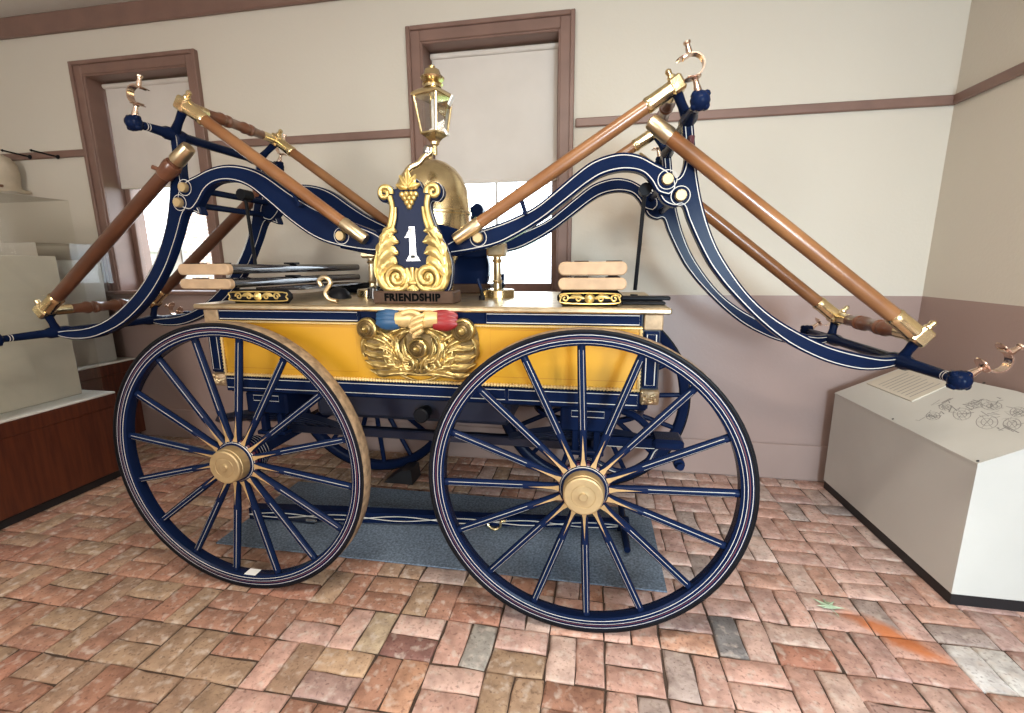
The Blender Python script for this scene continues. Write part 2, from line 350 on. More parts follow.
for i in range(-25, 11):
    for j in range(-12, 9):
        x0 = -.146+P_*i; y0 = 1.3845+P_*j; vert = (i+j) % 2 == 0
        for k in (0, 1):
            cx, cy = (x0+P_*(.25+.5*k), y0+P_/2) if vert else (x0+P_/2, y0+P_*(.25+.5*k))
            if cx < XL+.02 or cx > XR+.06 or cy > YB+.06: continue
            a = []
            for dx, dy in ((-1,-1),(1,-1),(1,1),(-1,1)):
                hx, hy = (.05, .103) if vert else (.103, .05); a.append(proj((cx+dx*hx, cy+dy*hy, 0)))
            ar = 0
            if all(a): 
                mx, my = sum(p[0] for p in a)/4, sum(p[1] for p in a)/4
                if -40 < mx < 1064 and my < 745: ar = abs(signed_area(a))
                if -3.2 > cx or (cx > 1.55 and cy > 2.1): ar = 0
            cells.append((ar, cx, cy, vert))
cells.sort(key=lambda c: -c[0])
fld = []; fv, ff, fc = [], [], []
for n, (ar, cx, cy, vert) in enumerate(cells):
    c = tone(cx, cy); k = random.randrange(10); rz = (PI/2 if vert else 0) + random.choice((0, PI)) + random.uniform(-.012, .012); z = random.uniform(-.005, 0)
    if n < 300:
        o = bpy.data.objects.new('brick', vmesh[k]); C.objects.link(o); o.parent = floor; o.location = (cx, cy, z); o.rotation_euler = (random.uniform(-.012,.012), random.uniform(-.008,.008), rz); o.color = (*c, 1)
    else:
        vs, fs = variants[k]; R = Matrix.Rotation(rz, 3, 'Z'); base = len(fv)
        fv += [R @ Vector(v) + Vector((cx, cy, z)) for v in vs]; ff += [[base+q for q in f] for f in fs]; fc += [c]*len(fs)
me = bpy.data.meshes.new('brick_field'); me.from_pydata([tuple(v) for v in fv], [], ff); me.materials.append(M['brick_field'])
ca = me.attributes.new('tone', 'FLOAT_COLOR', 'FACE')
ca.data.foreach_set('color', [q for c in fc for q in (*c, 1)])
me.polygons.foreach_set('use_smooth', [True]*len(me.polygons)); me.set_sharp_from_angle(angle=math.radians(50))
o = bpy.data.objects.new('brick_field', me); C.objects.link(o); o.parent = floor; o['kind'] = 'stuff'

# walls, ceiling
WIN = [(-3.875, -2.955), (-1.182, -.268)]; WZ0, WZ1 = 1.25, 2.875; T = .30
b = MB(); xs = [XL-T] + [v for q in WIN for v in q] + [XR+T]
for k in range(0, 6, 2): b.box((xs[k], YB, -.1), (xs[k+1], YB+T, ZC), M['wall'])
for x0, x1 in WIN: b.box((x0, YB, -.1), (x1, YB+T, WZ0), M['wall']); b.box((x0, YB, WZ1), (x1, YB+T, ZC), M['wall'])
struct(b.build('wall_back', smooth=0))
b = MB(); b.box((XR, YF-T, -.1), (XR+T, -1.75, ZC), M['wall']); b.box((XR, -.65, -.1), (XR+T, YB, ZC), M['wall']); b.box((XR, -1.75, -.1), (XR+T, -.65, .9), M['wall']); b.box((XR, -1.75, 2.3), (XR+T, -.65, ZC), M['wall']); struct(b.build('wall_right', smooth=0))  # opening added to let in the right-side fill light
struct(MB().box((XL-T, YF-T, -.1), (XL, YB, ZC), M['wall']).build('wall_left', smooth=0))
b = MB(); b.box((XL, YF-T, -.1), (-3.2, YF, ZC), M['wall']); b.box((-2.0, YF-T, -.1), (1.08, YF, ZC), M['wall']); b.box((1.92, YF-T, -.1), (XR, YF, ZC), M['wall'])
b.box((-3.2, YF-T, -.1), (-2.0, YF, 1.1), M['wall']); b.box((-3.2, YF-T, 2.8), (-2.0, YF, ZC), M['wall']); b.box((1.08, YF-T, 2.15), (1.92, YF, ZC), M['wall'])  # left opening added to let in the front-left fill light
struct(b.build('wall_front', smooth=0))
struct(MB().box((XL-T, YF-T, ZC), (XR+T, YB+T, ZC+.1), M['ceiling']).build('ceiling', smooth=0))
# cornice, chair rails, baseboards
struct(MB().box((XL, YB-.035, 3.17), (XR, YB, ZC), M['trim'], .01).build('trim_1', smooth=0))
struct(MB().box((XR-.035, YF, 3.17), (XR, YB-.035, ZC), M['trim'], .01).build('trim_6', smooth=0))
def rail(n, x0, x1): struct(MB().box((x0, YB-.024, 2.301), (x1, YB, 2.354), M['trim'], .006).build('trim_%d' % n, smooth=0))
rail(2, XL, -3.965); rail(3, -2.865, -1.27); rail(4, -.165, XR)
struct(MB().box((XR-.024, YF, 2.301), (XR, YB-.024, 2.354), M['trim'], .006).build('trim_5', smooth=0))
M['dado'] = mat('brown_dado_paint', (.33, .235, .205), .4, coat=.0, noise=.1, nscale=2)
struct(MB().box((XL, YB-.016, 0), (XR, YB, .2524), M['dado'], .006).build('baseboard_back', smooth=0))
struct(MB().box((XR-.016, YF, 0), (XR, YB-.016, .2524), M['dado'], .006).build('baseboard_right', smooth=0))
# windows of the back wall
def window(n, x0, x1, zs):
    cw = .085; b = MB(); t = M['trim']
    # moulded casing: flat board + back band + inner bead, mitred by boxes
    for (a, c, y) in ((0, cw, -.022), (cw-.022, cw+.006, -.038), (-.012, .012, -.012)):
        b.box((x0-c, YB+y, WZ0-.02), (x0-a, YB+.002, WZ1+c), t, .004); b.box((x1+a, YB+y, WZ0-.02), (x1+c, YB+.002, WZ1+c), t, .004)
        b.box((x0-a, YB+y, WZ1+a), (x1+a, YB+.002, WZ1+c), t, .004)
    root = struct(b.build('window_%d' % n, smooth=0))
    b = MB(); b.box((x0, YB, WZ0), (x0+.012, YB+T, WZ1), t); b.box((x1-.012, YB, WZ0), (x1, YB+T, WZ1), t); b.box((x0+.012, YB, WZ1-.012), (x1-.012, YB+T, WZ1), t); b.build('jamb', root, 0)
    MB().box((x0-.10, YB-.05, WZ0-.025), (x1+.10, YB+T, WZ0+.006), t, .006).build('window_sill', root, 0)
    a0, a1, y0 = x0+.012, x1-.012, YB+.155
    b = MB(); b.box((a0, y0, WZ0), (a0+.05, y0+.045, WZ1-.012), t, .005); b.box((a1-.05, y0, WZ0), (a1, y0+.045, WZ1-.012), t, .005)
    b.box((a0+.05, y0, WZ0), (a1-.05, y0+.045, WZ0+.06), t, .005); b.box((a0+.05, y0, WZ1-.06), (a1-.05, y0+.045, WZ1-.012), t, .005); b.box((a0+.05, y0, 2.08), (a1-.05, y0+.045, 2.12), t, .004)
    b.build('sash', root, 0)
    xm = (a0+a1)/2
    b = MB(); b.box((xm-.008, y0+.01, WZ0+.06), (xm+.008, y0+.035, 2.08), M['white'], .003); b.box((a0+.05, y0+.01, 1.68), (a1-.05, y0+.035, 1.70), M['white'], .003) if n == 9 else None; b.build('muntin', root, 0)
    for q0, q1, z0, z1 in ((a0+.05, xm-.008, WZ0+.06, 2.08), (xm+.008, a1-.05, WZ0+.06, 2.08), (a0+.05, a1-.05, 2.12, WZ1-.06)):
        MB().add([(q0,y0+.022,z0),(q1,y0+.022,z0),(q1,y0+.022,z1),(q0,y0+.022,z1)], [(0,1,2,3)], M['glass']).build('pane', root, 0)
    b = MB(); b.box((a0+.015, y0-.03, zs), (a1-.015, y0-.027, WZ1-.03), M['shade']); sh = b.build('roller_shade', root, 0)
    MB().lathe([(0,.018),(a1-a0-.02,.018)], M['shade'], (a0+.01, y0-.035, WZ1-.04), (1,0,0), 12).build('shade_roller', sh)
    MB().box((a0+.015, y0-.035, zs-.012), (a1-.015, y0-.022, zs+.012), M['shade'], .004).build('shade_hem', sh, 0)
    return root
w1 = window(1, *WIN[0], 2.085); w2 = window(2, *WIN[1], 2.02)
MB().tube([(-.35, 3.33, 2.02), (-.352, 3.33, 1.7), (-.345, 3.33, 1.45), (-.35, 3.33, 1.42)], .003, M['label'], 6).build('pull_cord', w2)
# outside
struct(MB().box((-30, 3.7, -1.3), (20, 30, -1.2), M['lawn']).build('ground', smooth=0))
h = empty('brick_house', (-7.3, 9, -1.2)); tag(h, 'pale brick house seen through the left window behind', 'house')
MB().box((-9.05, 9, -1.2), (-4.2, 12, 3.6), M['house']).build('brick_wall', h, 0)
MB().box((-7.9, 8.96, .2), (-7.2, 9, 1.5), M['white'], .02).build('house_window', h, 0)
h = empty('shed', (-10.6, 8.6, -1.2)); tag(h, 'pale boarded building left of the brick house outside the left window', 'building')
MB().box((-12.6, 8.6, -1.2), (-9.6, 11, 1.75), M['siding']).build('boarded_wall', h, 0); MB().box((-12.7, 8.5, 1.75), (-9.5, 11.1, 1.9), M['white'], .02).build('eaves', h, 0)

# ================================================================== ENGINE
ENG = Vector((-.78, 2.28, 0))
eng = tag(empty('fire_engine', ENG), 'navy and yellow hand-pumped antique fire engine with gilt carving and folded wooden brakes', 'fire engine')
BL, WH, RD, BR, GO, IR = M['blue'], M['white'], M['red'], M['brass'], M['gold'], M['iron']
# ---- wheels (local: hub centre at origin, axle along +Y, outer face y=0)
def make_wheel():
    R = .612
    HS = 1.18
    pf = [(.002,.603),(.004,.5965),(.0035,.5930),(.0035,.5908),(.0035,.5835),(.003,.5795),(.003,.5755),(.003,.5735),(.003,.5625),(.004,.5608),(.010,.552),(.052,.552),(.060,.560),(.062,.603)]
    ms = [IR, BL, WH, BL, RD, BL, WH, BL, WH, BL, BL, BL, BL, BL]
    wh = MB().ring(pf, BL, n=96, mats=ms).build('wheel', smooth=50)
    MB().ring([(0,.603),(0,.610),(.002,R),(.0635,R),(.0655,.610),(.0655,.603)], M['tread'], n=96, mats=[IR, IR, M['tread'], IR, IR, IR]).build('tire', wh, 50)
    hp = [(.010,.060),(.010,.072),(.013,.074),(.0155,.0755),(.018,.0765),(.020,.0775),(.023,.0785),(.026,.0835),(.030,.0845),(.032,.0845),(.040,.0845),(.042,.0845),(.048,.0845),(.060,.083),(.066,.080),(.069,.0795),(.085,.077),(.088,.0765),(.105,.073),(.108,.0725),(.13,.067),(.133,.0665),(.155,.060),(.165,.045),(.165,.03)]
    hm = [BL, BL, WH, BL, BL, WH, RD, RD, RD, BL, RD, RD, BL, BL, WH, BL, WH, BL, WH, BL, WH, BL, BL, IR]
    MB().lathe([(h_, q_*HS) for h_, q_ in hp], BL, ax=(0,1,0), n=32, mats=hm).build('hub', wh, 30)
    MB().lathe([(h_, q_*HS) for h_, q_ in [(-.052,.004),(-.052,.012),(-.047,.014),(-.046,.018),(-.046,.036),(-.0445,.037),(-.046,.038),(-.046,.058),(-.043,.062),(-.036,.0635),(-.030,.0625),(-.028,.0645),(.011,.0665),(.011,.055)]], M['brass_dull'], ax=(0,1,0), n=36).build('hub_cap', wh, 30)
    b = MB(); n = 10; rows = [(.090,.0165,.019),(.11,.0135,.0170),(.16,.0135,.0165),(.24,.0165,.0170),(.40,.0165,.0165),(.553,.0150,.0150)]
    vs = []
    for z, a, c in rows:
        for k in range(n): t = 2*PI*k/n; vs.append((a*math.cos(t), .033+c*math.sin(t), z))
    fs = [[i*n+k, i*n+(k+1)%n, (i+1)*n+(k+1)%n, (i+1)*n+k] for i in range(len(rows)-1) for k in range(n)]; b.add(vs, fs, BL)
    b.add([(-.0115,.0135,.094),(.0115,.0135,.094),(-.0058,.0158,.120),(.0058,.0158,.120),(-.003,.0161,.16),(.003,.0161,.16),(0,.0158,.215)], [(0,1,3,2),(2,3,5,4),(4,5,6)], M['tan'])
    for sx in (-1, 1): b.add([(sx*.0062,.0170,.235),(sx*.0082,.0180,.235),(sx*.0062,.0175,.535),(sx*.0082,.0185,.535)], [(0,1,3,2)], M['stripe_dim'])
    sp = b.build('spoke', None, 40)
    for k in range(16):
        o = sp if k == 0 else sp.copy()
        if k: C.objects.link(o)
        o.parent = wh; o.rotation_euler = (0, 2*PI*k/16, 0)
    return wh
XW = (-1.5318, -.0279); wheel0 = make_wheel()
def copy_wheel(loc, rz, ry):
    c = wheel0.copy(); C.objects.link(c); c.parent = eng; c.location = Vector(loc)-ENG; c.rotation_euler = (0, ry, rz)
    for ch in wheel0.children:
        d = ch.copy(); C.objects.link(d); d.parent = c
    return c
copy_wheel((XW[0], 1.62, .612), 0, .15)
copy_wheel((XW[0], 2.935, .612), PI, .1); copy_wheel((XW[1], 2.935, .612), PI, .06)
wheel0.parent = eng; wheel0.location = Vector((XW[1], 1.62, .612))-ENG; wheel0.rotation_euler = (0, -.04, 0)
lab = MB().box((-1.56, 1.630, .0575), (-1.49, 1.672, .061), M['label']).build('paper_label', eng, 0); lab['label'] = 'white paper label on the inside of the left wheel rim'

# ---- body
BX0, BX1, BY0, BY1 = -1.745, .245, 1.80, 2.76; ZT = 1.285
MB().box((BX0, BY0+.012, .905), (BX1, BY1, 1.262), M['blue_dark'], .004).build('body', eng, 0)
MB().box((BX0-.028, BY0-.028, 1.262), (BX1+.03, BY1+.02, ZT), M['brass_old'], .006).build('deck', eng, 0)
def loop_stripe(b, x0, x1, z0, z1, y, wd=.004, m=WH): b.strip([(x0,z0),(x1,z0),(x1,z1),(x0,z1)], wd, m, y, True)
for x0, x1, nm in ((BX0+.075, -.985, 'upper_rail'), (-.44, BX1-.075, 'upper_rail')):
    b = MB(); b.box((x0, BY0-.004, 1.213), (x1, BY0+.03, 1.261), BL, .004); loop_stripe(b, x0+.008, x1-.008, 1.2195, 1.2545, BY0-.0046, .0035); b.build(nm, eng, 0)
MB().box((-.985, BY0+.004, 1.213), (-.44, BY0+.03, 1.261), BL, .002).build('upper_rail', eng, 0)
b = MB(); b.box((BX0+.07, BY0+.004, .965), (BX1-.07, BY0+.03, 1.212), M['yellow'], .002)
for x0, x1 in ((BX0+.10, -1.01), (-.42, BX1-.09)): loop_stripe(b, x0, x1, .995, 1.19, BY0+.0034, .003, M['yellow_line'])
b.build('side_panel', eng, 0)
# rope mouldings as beads
def beads(name, p0, p1, r, m, step):
    b = MB(); d = Vector(p1)-Vector(p0); n = int(d.length/step); pr = []
    for k in range(n*2+1): pr.append((d.length*k/(2*n), r if k % 2 else r*.55))
    b.lathe(pr, m, p0, d.normalized(), 6); return b.build(name, eng, 50)
beads('rope_moulding', (BX0+.07, BY0, .962), (BX1-.07, BY0, .962), .009, M['cream_gold'], .013)
beads('rope_moulding', (BX0+.07, BY0, 1.206), (BX1-.07, BY0, 1.206), .0055, M['cream_gold'], .011)
beads('rope_moulding', (BX0+.075, BY0-.001, .97), (BX0+.075, BY0-.001, 1.19), .008, M['cream_gold'], .014)
beads('rope_moulding', (BX1-.075, BY0-.001, .97), (BX1-.075, BY0-.001, 1.20), .008, M['cream_gold'], .014)
for x0, x1 in ((BX0+.005, BX0+.062), (BX1-.062, BX1-.008)):
    b = MB(); b.box((x0, BY0-.004, .972), (x1, BY0+.03, 1.195), BL, .004); loop_stripe(b, x0+.01, x1-.01, .985, 1.183, BY0-.0046, .0035); b.build('corner_panel', eng, 0)
    b = MB(); b.box((x0-.005, BY0-.006, .905), (x1+.012, BY0+.03, .965), M['corner'], .006)
    for k in range(14):
        p = (random.uniform(x0, x1), BY0-.006, random.uniform(.912, .958)); b.lathe([(0,.008),(.004,.006),(.006,.001)], M['brass_old'], p, (0,-1,0), 6)
    b.build('corner_casting', eng, 50)
    MB().box((x0-.004, BY0-.005, 1.200), (x1+.012, BY0+.03, 1.261), M['corner'], .004).build('corner_plate', eng, 0)
xs = [BX0+.072, -1.195, -.965, -.30, BX1-.07]
b = MB(); b.box((BX0+.072, BY0-.006, .884), (BX1-.07, BY0+.03, .951), BL, .004)
for x0, x1 in ((BX0+.08, -1.20), (-1.185, -.36), (-.345, BX1-.078)): loop_stripe(b, x0, x1, .902, .944, BY0-.0066, .003)
b.build('lower_rail', eng, 0)
MB().box((BX0+.03, BY0+.05, .862), (BX1-.03, BY1-.05, .905), BL, .01).build('bottom_frame', eng, 0)
b = MB(); b.box((-1.30, 1.90, .745), (-.36, 2.66, .87), M['blue_dark'], .02); b.build('cistern', eng, 0)
MB().lathe([(0,.028),(.07,.028),(.07,.034),(.10,.034),(.105,.028)], M['iron'], (-.745, 1.93, .80), (0,-1,0), 18).build('outlet_nozzle', eng)
# ---- running gear
for k, X in enumerate(XW):
    b = MB(); b.box((X-.03, 1.76, .585), (X+.03, 2.79, .645), BL, .008); b.lathe([(0,.024),(.12,.024)], IR, (X, 1.66, .612), (0,1,0), 14); b.lathe([(0,.024),(.12,.024)], IR, (X, 2.77, .612), (0,1,0), 14); b.build('axle', eng, 40)
    b = MB(); b.box((X-.11, 1.86, .755), (X+.11, 2.70, .862), BL, .01); loop_stripe(b, X-.062, X+.072, .822, .848, 1.859, .003); b.build('bolster', eng, 0)
    for y in (1.90, 2.62):
        b = MB()
        for sx in (-1, 1): b.box((X+sx*.045-.014, y-.02, .645), (X+sx*.045+.014, y+.02, .757), BL, .005)
        b.box((X-.075, y-.03, .645), (X+.075, y+.03, .665), BL, .004); b.build('pedestal', eng, 0)
    # leaf springs along the engine
    for y in (1.93, 2.60):
        b = MB()
        for lv in range(4):
            L = .34-.06*lv; pts = [(X-L+2*L*t/12, y, .742-.055*((2*t/12-1)**2)*(L/.34)**2 + -.010*lv+.0) for t in range(13)]
            b.tube(pts, .018, M['blue_dark'], 4, flat=1.2)
        b.build('leaf_spring', eng, 0)
XF = XW[1]
b = MB(); b.ring([(0,.25),(0,.275),(.02,.275),(.02,.25)], BL, (XF, 2.28, .735), (0,0,1), 48, mats=[BL, BL, BL, BL]); b.build('turntable_ring', eng, 40)
b = MB(); b.box((XF+.05, 1.89, .685), (.34, 1.95, .728), BL, .008); b.box((.245, 1.87, .69), (.37, 1.99, .735), BL, .012); b.strip([(XF+.06,.69),(.33,.69)], .003, WH, 1.888); b.build('front_bracket', eng, 0)
MB().lathe([(0,.022),(.05,.022),(.055,.014),(.075,.014)], M['blue'], (.345, 1.87, .655), (0,-1,0), 16).build('pin', eng)
b = MB(); pts = [(XF+.05,1.92,.60),(.10,1.92,.565),(.19,1.92,.575),(.235,1.92,.62),(.262,1.92,.675),(.30,1.92,.695)]; b.tube([tuple(p) for p in spline(pts, 5)], .014, BL, 8); b.tube([(p[0], p[1]-.0145, p[2]) for p in spline(pts, 5)], .0025, WH, 4); b.build('curved_stay', eng)
b = MB(); pts = [(XF+.1,2.1,.84),(.08,2.0,.83),(.18,1.97,.80),(.25,1.96,.74)]; b.tube([tuple(p) for p in spline(pts, 5)], .016, BL, 8); b.build('curved_stay', eng)
for y in (1.98, 2.58): MB().box((XW[0]+.03, y-.022, .63), (XW[1]-.03, y+.022, .675), M['blue_dark'], .006).build('reach', eng, 0)

# ---- lever beams
YN, YFar = 2.0, 2.56; DY = YFar-YN
def px(pts, Y): return [(at(x, y, Y).x, at(x, y, Y).z) for x, y in pts]
BEAM_R_TOP = [(440,247),(458.4,237),(480.8,229.9),(508.9,220),(534,207.5),(553.7,192),(573.4,175.2),(590.2,162.6),(607,155.6),(623.8,152.8),(640.6,155.6),(655,163),(668,170),(676,180),(676,190),(669,197)]
BEAM_R_BOT = [(440,255),(459.8,253.2),(492,246.7),(514.5,237),(542.5,220),(567.7,200.5),(587.4,185),(604.2,175.2),(623.8,171),(640.6,173.5),(650,182),(657,193),(669,197)]
ARM_R = [(683,121),(687,116.5),(693,117),(695.8,149.6),(698,175),(703.5,205),(712.7,234.8),(725,260),(747.5,291.8),(772.8,315.5),(804.4,334.5),(833,347),(864.6,355),(885,358),(902,357),(905,363),(889.9,368.7),(867.7,370.9),(845.6,367.7),(820,359.8),(788.6,344),(760,321.8),(731.6,293),(718,276.5),(708,262),(697,240.5),(688,220),(682.7,206),(674,207),(663,202),(657,190),(658,178),(664,173),(674,178),(681,174),(685,160),(684,140)]
BEAM_L_TOP = [(385,238),(375,231.6),(356,224),(332.5,215.4),(309,203.6),(288.4,190.4),(267.8,175.7),(250,167.7),(229.5,164.8),(211.8,168.3),(197,175.7),(187,181),(180,190),(179,201),(184,209)]
BEAM_L_BOT = [(385,252),(367.8,251.3),(338.4,246.3),(314.9,237.5),(291.3,221.3),(270.7,203.6),(250,187.4),(232.4,181.6),(217.7,183),(207.4,190.4),(200,203.6),(193,211),(184,209)]
ARM_L = [(169,140),(172,134),(177,134.5),(179.4,150),(180,168),(183,185),(192,195),(201,214),(192,212),(184,213),(176.6,238.3),(164.9,270.7),(147.2,300),(123.6,323.7),(97,337),(76.5,339.9),(60,337.5),(52,333),(60,330),(88.3,326.6),(111.9,314.9),(135.4,291.3),(153,261.9),(164.9,223.6),(169.3,179.4),(171,160)]
def beam(topp, botp):
    poly = spline(px(topp, YN), 4) + spline(px(botp, YN), 4)[::-1][1:]
    b = MB(); b.prism(poly, YN-.012, YN+.042, BL, .005); o = b.build('beam', eng, 35)
    s = MB().strip(inset(poly, .010), .0035, WH, YN-.0128, True).build('stripe', o, 0)
    return o
def arm(pts):
    poly = spline(px(pts, YN), 4, True)
    b = MB(); b.prism(poly, YN, YN+.05, BL, .006); o = b.build('end_arm', eng, 35)
    MB().strip(inset(poly, .009), .0035, WH, YN-.0008, True).build('stripe', o, 0)
    return o
for o in (beam(BEAM_R_TOP, BEAM_R_BOT), beam(BEAM_L_TOP, BEAM_L_BOT), arm(ARM_R), arm(ARM_L)):
    copy_part(o, eng, (0, DY, 0))
# head bolts and through-shafts
for p in ((667,180),(680,196),(187,188),(182,203),(479,238),(343,236)):
    q = at(*p, YN)
    b = MB(); b.lathe([(-.020,.001),(-.020,.020),(-.014,.023),(0,.023)], M['brass_dull'], (q.x, YN-.012, q.z), (0,1,0), 12, mats=None); b.build('bolt', eng, 30)
    MB().strip([(q.x+.036*math.cos(t*PI/12), q.z+.036*math.sin(t*PI/12)) for t in range(24)], .003, WH, YN-.0135, True).build('stripe', eng, 0)
    MB().lathe([(0,.016),(DY-.05,.016)], BL, (q.x, YN+.04, q.z), (0,1,0), 12).build('cross_shaft', eng)
for p, d in (((245,195),(256,268)), ((645,190),(635,290))):
    a = at(*p, 2.09); c = at(*d, 2.12); b = MB(); b.tube([a, c], .0085, IR, 8); b.build('stay_rod', eng)
    MB().lathe([(-.03,.026),(.03,.026)], IR, a, (0,1,0), 12).build('rod_collar', eng)
# centre pivot
pl = px([(338,236),(380,228),(400,224),(440,224),(482,236),(482,248),(455,256),(380,257),(338,248)], 2.03)
b = MB(); b.prism(pl, 2.045, 2.09, BL, .005); o = b.build('saddle', eng, 0); copy_part(o, eng, (0, DY-.10, 0))
MB().lathe([(0,.04),(.64,.04)], M['steel'], (-.79, 1.80+.17, 1.55), (0,1,0), 18).build('pivot_shaft', eng)
for p in ((371,250),(497,252)):
    q = at(*p, 2.30); q.z = 1.5; b = MB(); z0 = ZT
    b.lathe([(0,.055),(.012,.055),(.018,.034),(.03,.03),(.04,.022),(.07,.020),(.08,.026),(.09,.02),(.17,.019),(.18,.026),(.19,.019),(.21,.019)], M['brass_old'], (q.x, q.y, z0), (0,0,1), 16); b.build('pump_rod', eng, 30)
    b = MB(); b.box((q.x-.045, q.y-.04, z0+.20), (q.x+.045, q.y+.04, z0+.27), M['brass_old'], .01); b.build('crosshead', eng, 0)
    MB().lathe([(0,.085),(.035,.085),(.04,.08),(.045,.03)], BR, (q.x, q.y, z0), (0,0,1), 28).build('stuffing_box', eng, 30)

# ---- transverse rods at the four arm ends, with ball ends and brass clasps
def clasp_mesh():
    b = MB(); m = M['bronze']
    b.lathe([(0,.018),(.02,.016),(.03,.013),(.052,.012),(.06,.02),(.066,.02)], m, n=12)
    b.lathe([(.060,.036),(.064,.038),(.067,.030)], m, (-.016,0,0), (.10,0,1), 16)
    rr = .045; pts = [(rr*math.cos(a), 0, .112+rr*math.sin(a)) for a in [math.radians(-128+k*12.2) for k in range(22)]]
    vs = []
    for (x, y, z) in pts:
        vs += [(x, -.021, z), (x, .021, z), (x*1.15, .021, .112+(z-.112)*1.15), (x*1.15, -.021, .112+(z-.112)*1.13)]
    fs = []
    for i in range(len(pts)-1):
        for k in range(4): fs.append([i*4+k, i*4+(k+1)%4, (i+1)*4+(k+1)%4, (i+1)*4+k])
    fs += [[0,1,2,3], [len(vs)-1-k for k in range(4)]]; b.add(vs, fs, m)
    b.lathe([(.155,.034),(.159,.036),(.162,.02)], m, (-.016,0,0), (-.06,0,1), 16)
    b.lathe([(.157,.015),(.185,.013),(.192,.011),(.204,.011),(.208,.016),(.216,.016),(.220,.006)], m, n=12)
    return b
clasp0 = clasp_mesh().build('clasp', None, 35)
first = [True]
def clasp(p, dirv, flip=0, sc=.76):
    if first[0]: o = clasp0; first[0] = False
    else: o = clasp0.copy(); C.objects.link(o)
    z = Vector(dirv).normalized(); y = Vector((0,1,0)); y = (y-z*y.dot(z)).normalized(); x = y.cross(z); R = Matrix((x, y, z)).transposed()
    if flip: R = R @ Matrix.Rotation(PI, 3, 'Z')
    o.rotation_euler = R.to_euler(); o.scale = (sc, sc, sc); o.parent = eng; o.location = Vector(p)-ENG
def rod(armpx, tipY, farY, cdir, flip=0):
    c = at(*armpx, YN+.02); b = MB(); y0, y1 = tipY, farY; L = y1-y0
    st = .045; pr = [(0,.017),(st,.017),(st+.004,.018),(st+.008,.018),(st+.016,.018),(st+.020,.018),(YN-y0-.04,.022),(YN-y0-.02,.030),(YN-y0+.06,.030),(YN-y0+.09,.022),(L-(YN-y0)-.09,.022),(L-(YN-y0)-.05,.030),(L-(YN-y0)+.02,.030),(L-(YN-y0)+.04,.022),(L-.065,.018),(L-.06,.018),(L-.056,.018),(L,.017)]
    ms = [BL, BL, WH, BL, WH]+[BL]*12
    b.lathe(pr, BL, (c.x, y0, c.z), (0,1,0), 14, mats=ms); b.build('cross_rod', eng, 40)
    for y in (y0, y1):
        k = MB(); k.lathe([(-.034,.006),(-.030,.018),(-.015,.030),(0,.034),(.015,.030),(.030,.018),(.034,.006)], BL, (c.x, y, c.z), (0,1,0), 12)
        for a in range(4): t = PI/4+a*PI/2; k.lathe([(-.016,.004),(-.010,.013),(.010,.013),(.016,.004)], BL, (c.x+.026*math.cos(t), y, c.z+.026*math.sin(t)), (0,1,0), 8)
        k.build('ball_end', eng, 60); clasp((c.x+cdir[0]*.028, y, c.z+cdir[2]*.028), cdir, flip)
    return c
YT0, YT1 = 1.745, 2.855
cLT = rod((174,135), 1.825, 2.76, (.36,0,1), 1); cLB = rod((58,332), YT0, YT1, (-.9,0,.35), 1)
cRT = rod((688,120), 1.80, 2.80, (-.30,0,1), 0); cRB = rod((900,361), 1.71, 2.86, (.80,0,.62), 0)

# ---- folding brake frames: two poles joined by a turned handle
YP0, YP1 = 1.965, 2.585; DP = YP1-YP0
def frame(top, end, r, brass_end, wood='pole'):
    """top: photo pixel of the handle corner of the near pole, end: its far end."""
    A, E = at(*top, YP0), at(*end, YP0); d = (E-A).normalized(); L = (E-A).length
    f = tag_part = empty('brake_frame', A); attach(f, eng)
    for dy in (0, DP):
        o = Vector((0, dy, 0)); b = MB()
        b.tube([A+o+d*(.05), A+o+d*(L*.5), A+o+d*(L-.02)], [r*.98, r*1.06, r*.95], M[wood], 16); b.build('pole', f, 60)
        b = MB(); b.lathe([(0.02,r*1.12),(.10,r*1.10),(.115,r*1.18),(.125,r*1.02)], M['brass'], A+o, d, 16); b.build('corner_ferrule', f, 40)
        s = r*1.15; x = Vector((0,1,0)); z = d.cross(x).normalized(); R = Matrix((d, x, z)).transposed()
        b = MB(); b.box((-.028,-s*1.0,-s), (.026,s*1.0,s), M['brass'], .008, rot=R, org=(0,0,0)); b.v = [v+A+o for v in b.v]; b.build('corner_block', f, 0)
        b = MB(); nz = z if z.z > 0 else -z; b.lathe([(s*.9,.016),(s+.010,.016),(s+.014,.010),(s+.03,.013),(s+.038,.006)], M['brass'], A+o, nz, 10); b.build('wing_nut', f, 40)
        le = .13 if brass_end else .10
        b = MB(); b.lathe([(-le,r*1.02),(-le+.01,r*1.12),(-.01,r*1.0),(0,r*.9)], M['brass_old'] , E+o, d, 16); b.build('end_ferrule', f, 40)
    W_ = DP
    pr = [(.03,.024),(.12,.024),(.121,.022),(.19,.024),(.20,.030),(.215,.030),(.222,.024),(.24,.024),(.247,.030),(.262,.030),(.272,.024),(W_-.272,.024),(W_-.262,.030),(W_-.247,.030),(W_-.24,.024),(W_-.222,.024),(W_-.215,.030),(W_-.20,.030),(W_-.19,.024),(W_-.121,.022),(W_-.12,.024),(W_-.03,.024)]
    pr = [(h, q*r/.027) for h, q in pr]; ms = [M['darkwood']]*(len(pr)-1); ms[0] = M['brass']; ms[-1] = M['brass']
    MB().lathe(pr, M['darkwood'], A, (0,1,0), 16, mats=ms).build('handle', f, 35)
    return f, A, d, L
frame((184,105), (366,240), .0265, True)
frame((676,86), (455,240), .0265, True)
fl, A, d, L = frame((45,311), (189,147), .031, False, wood='pole_dark')
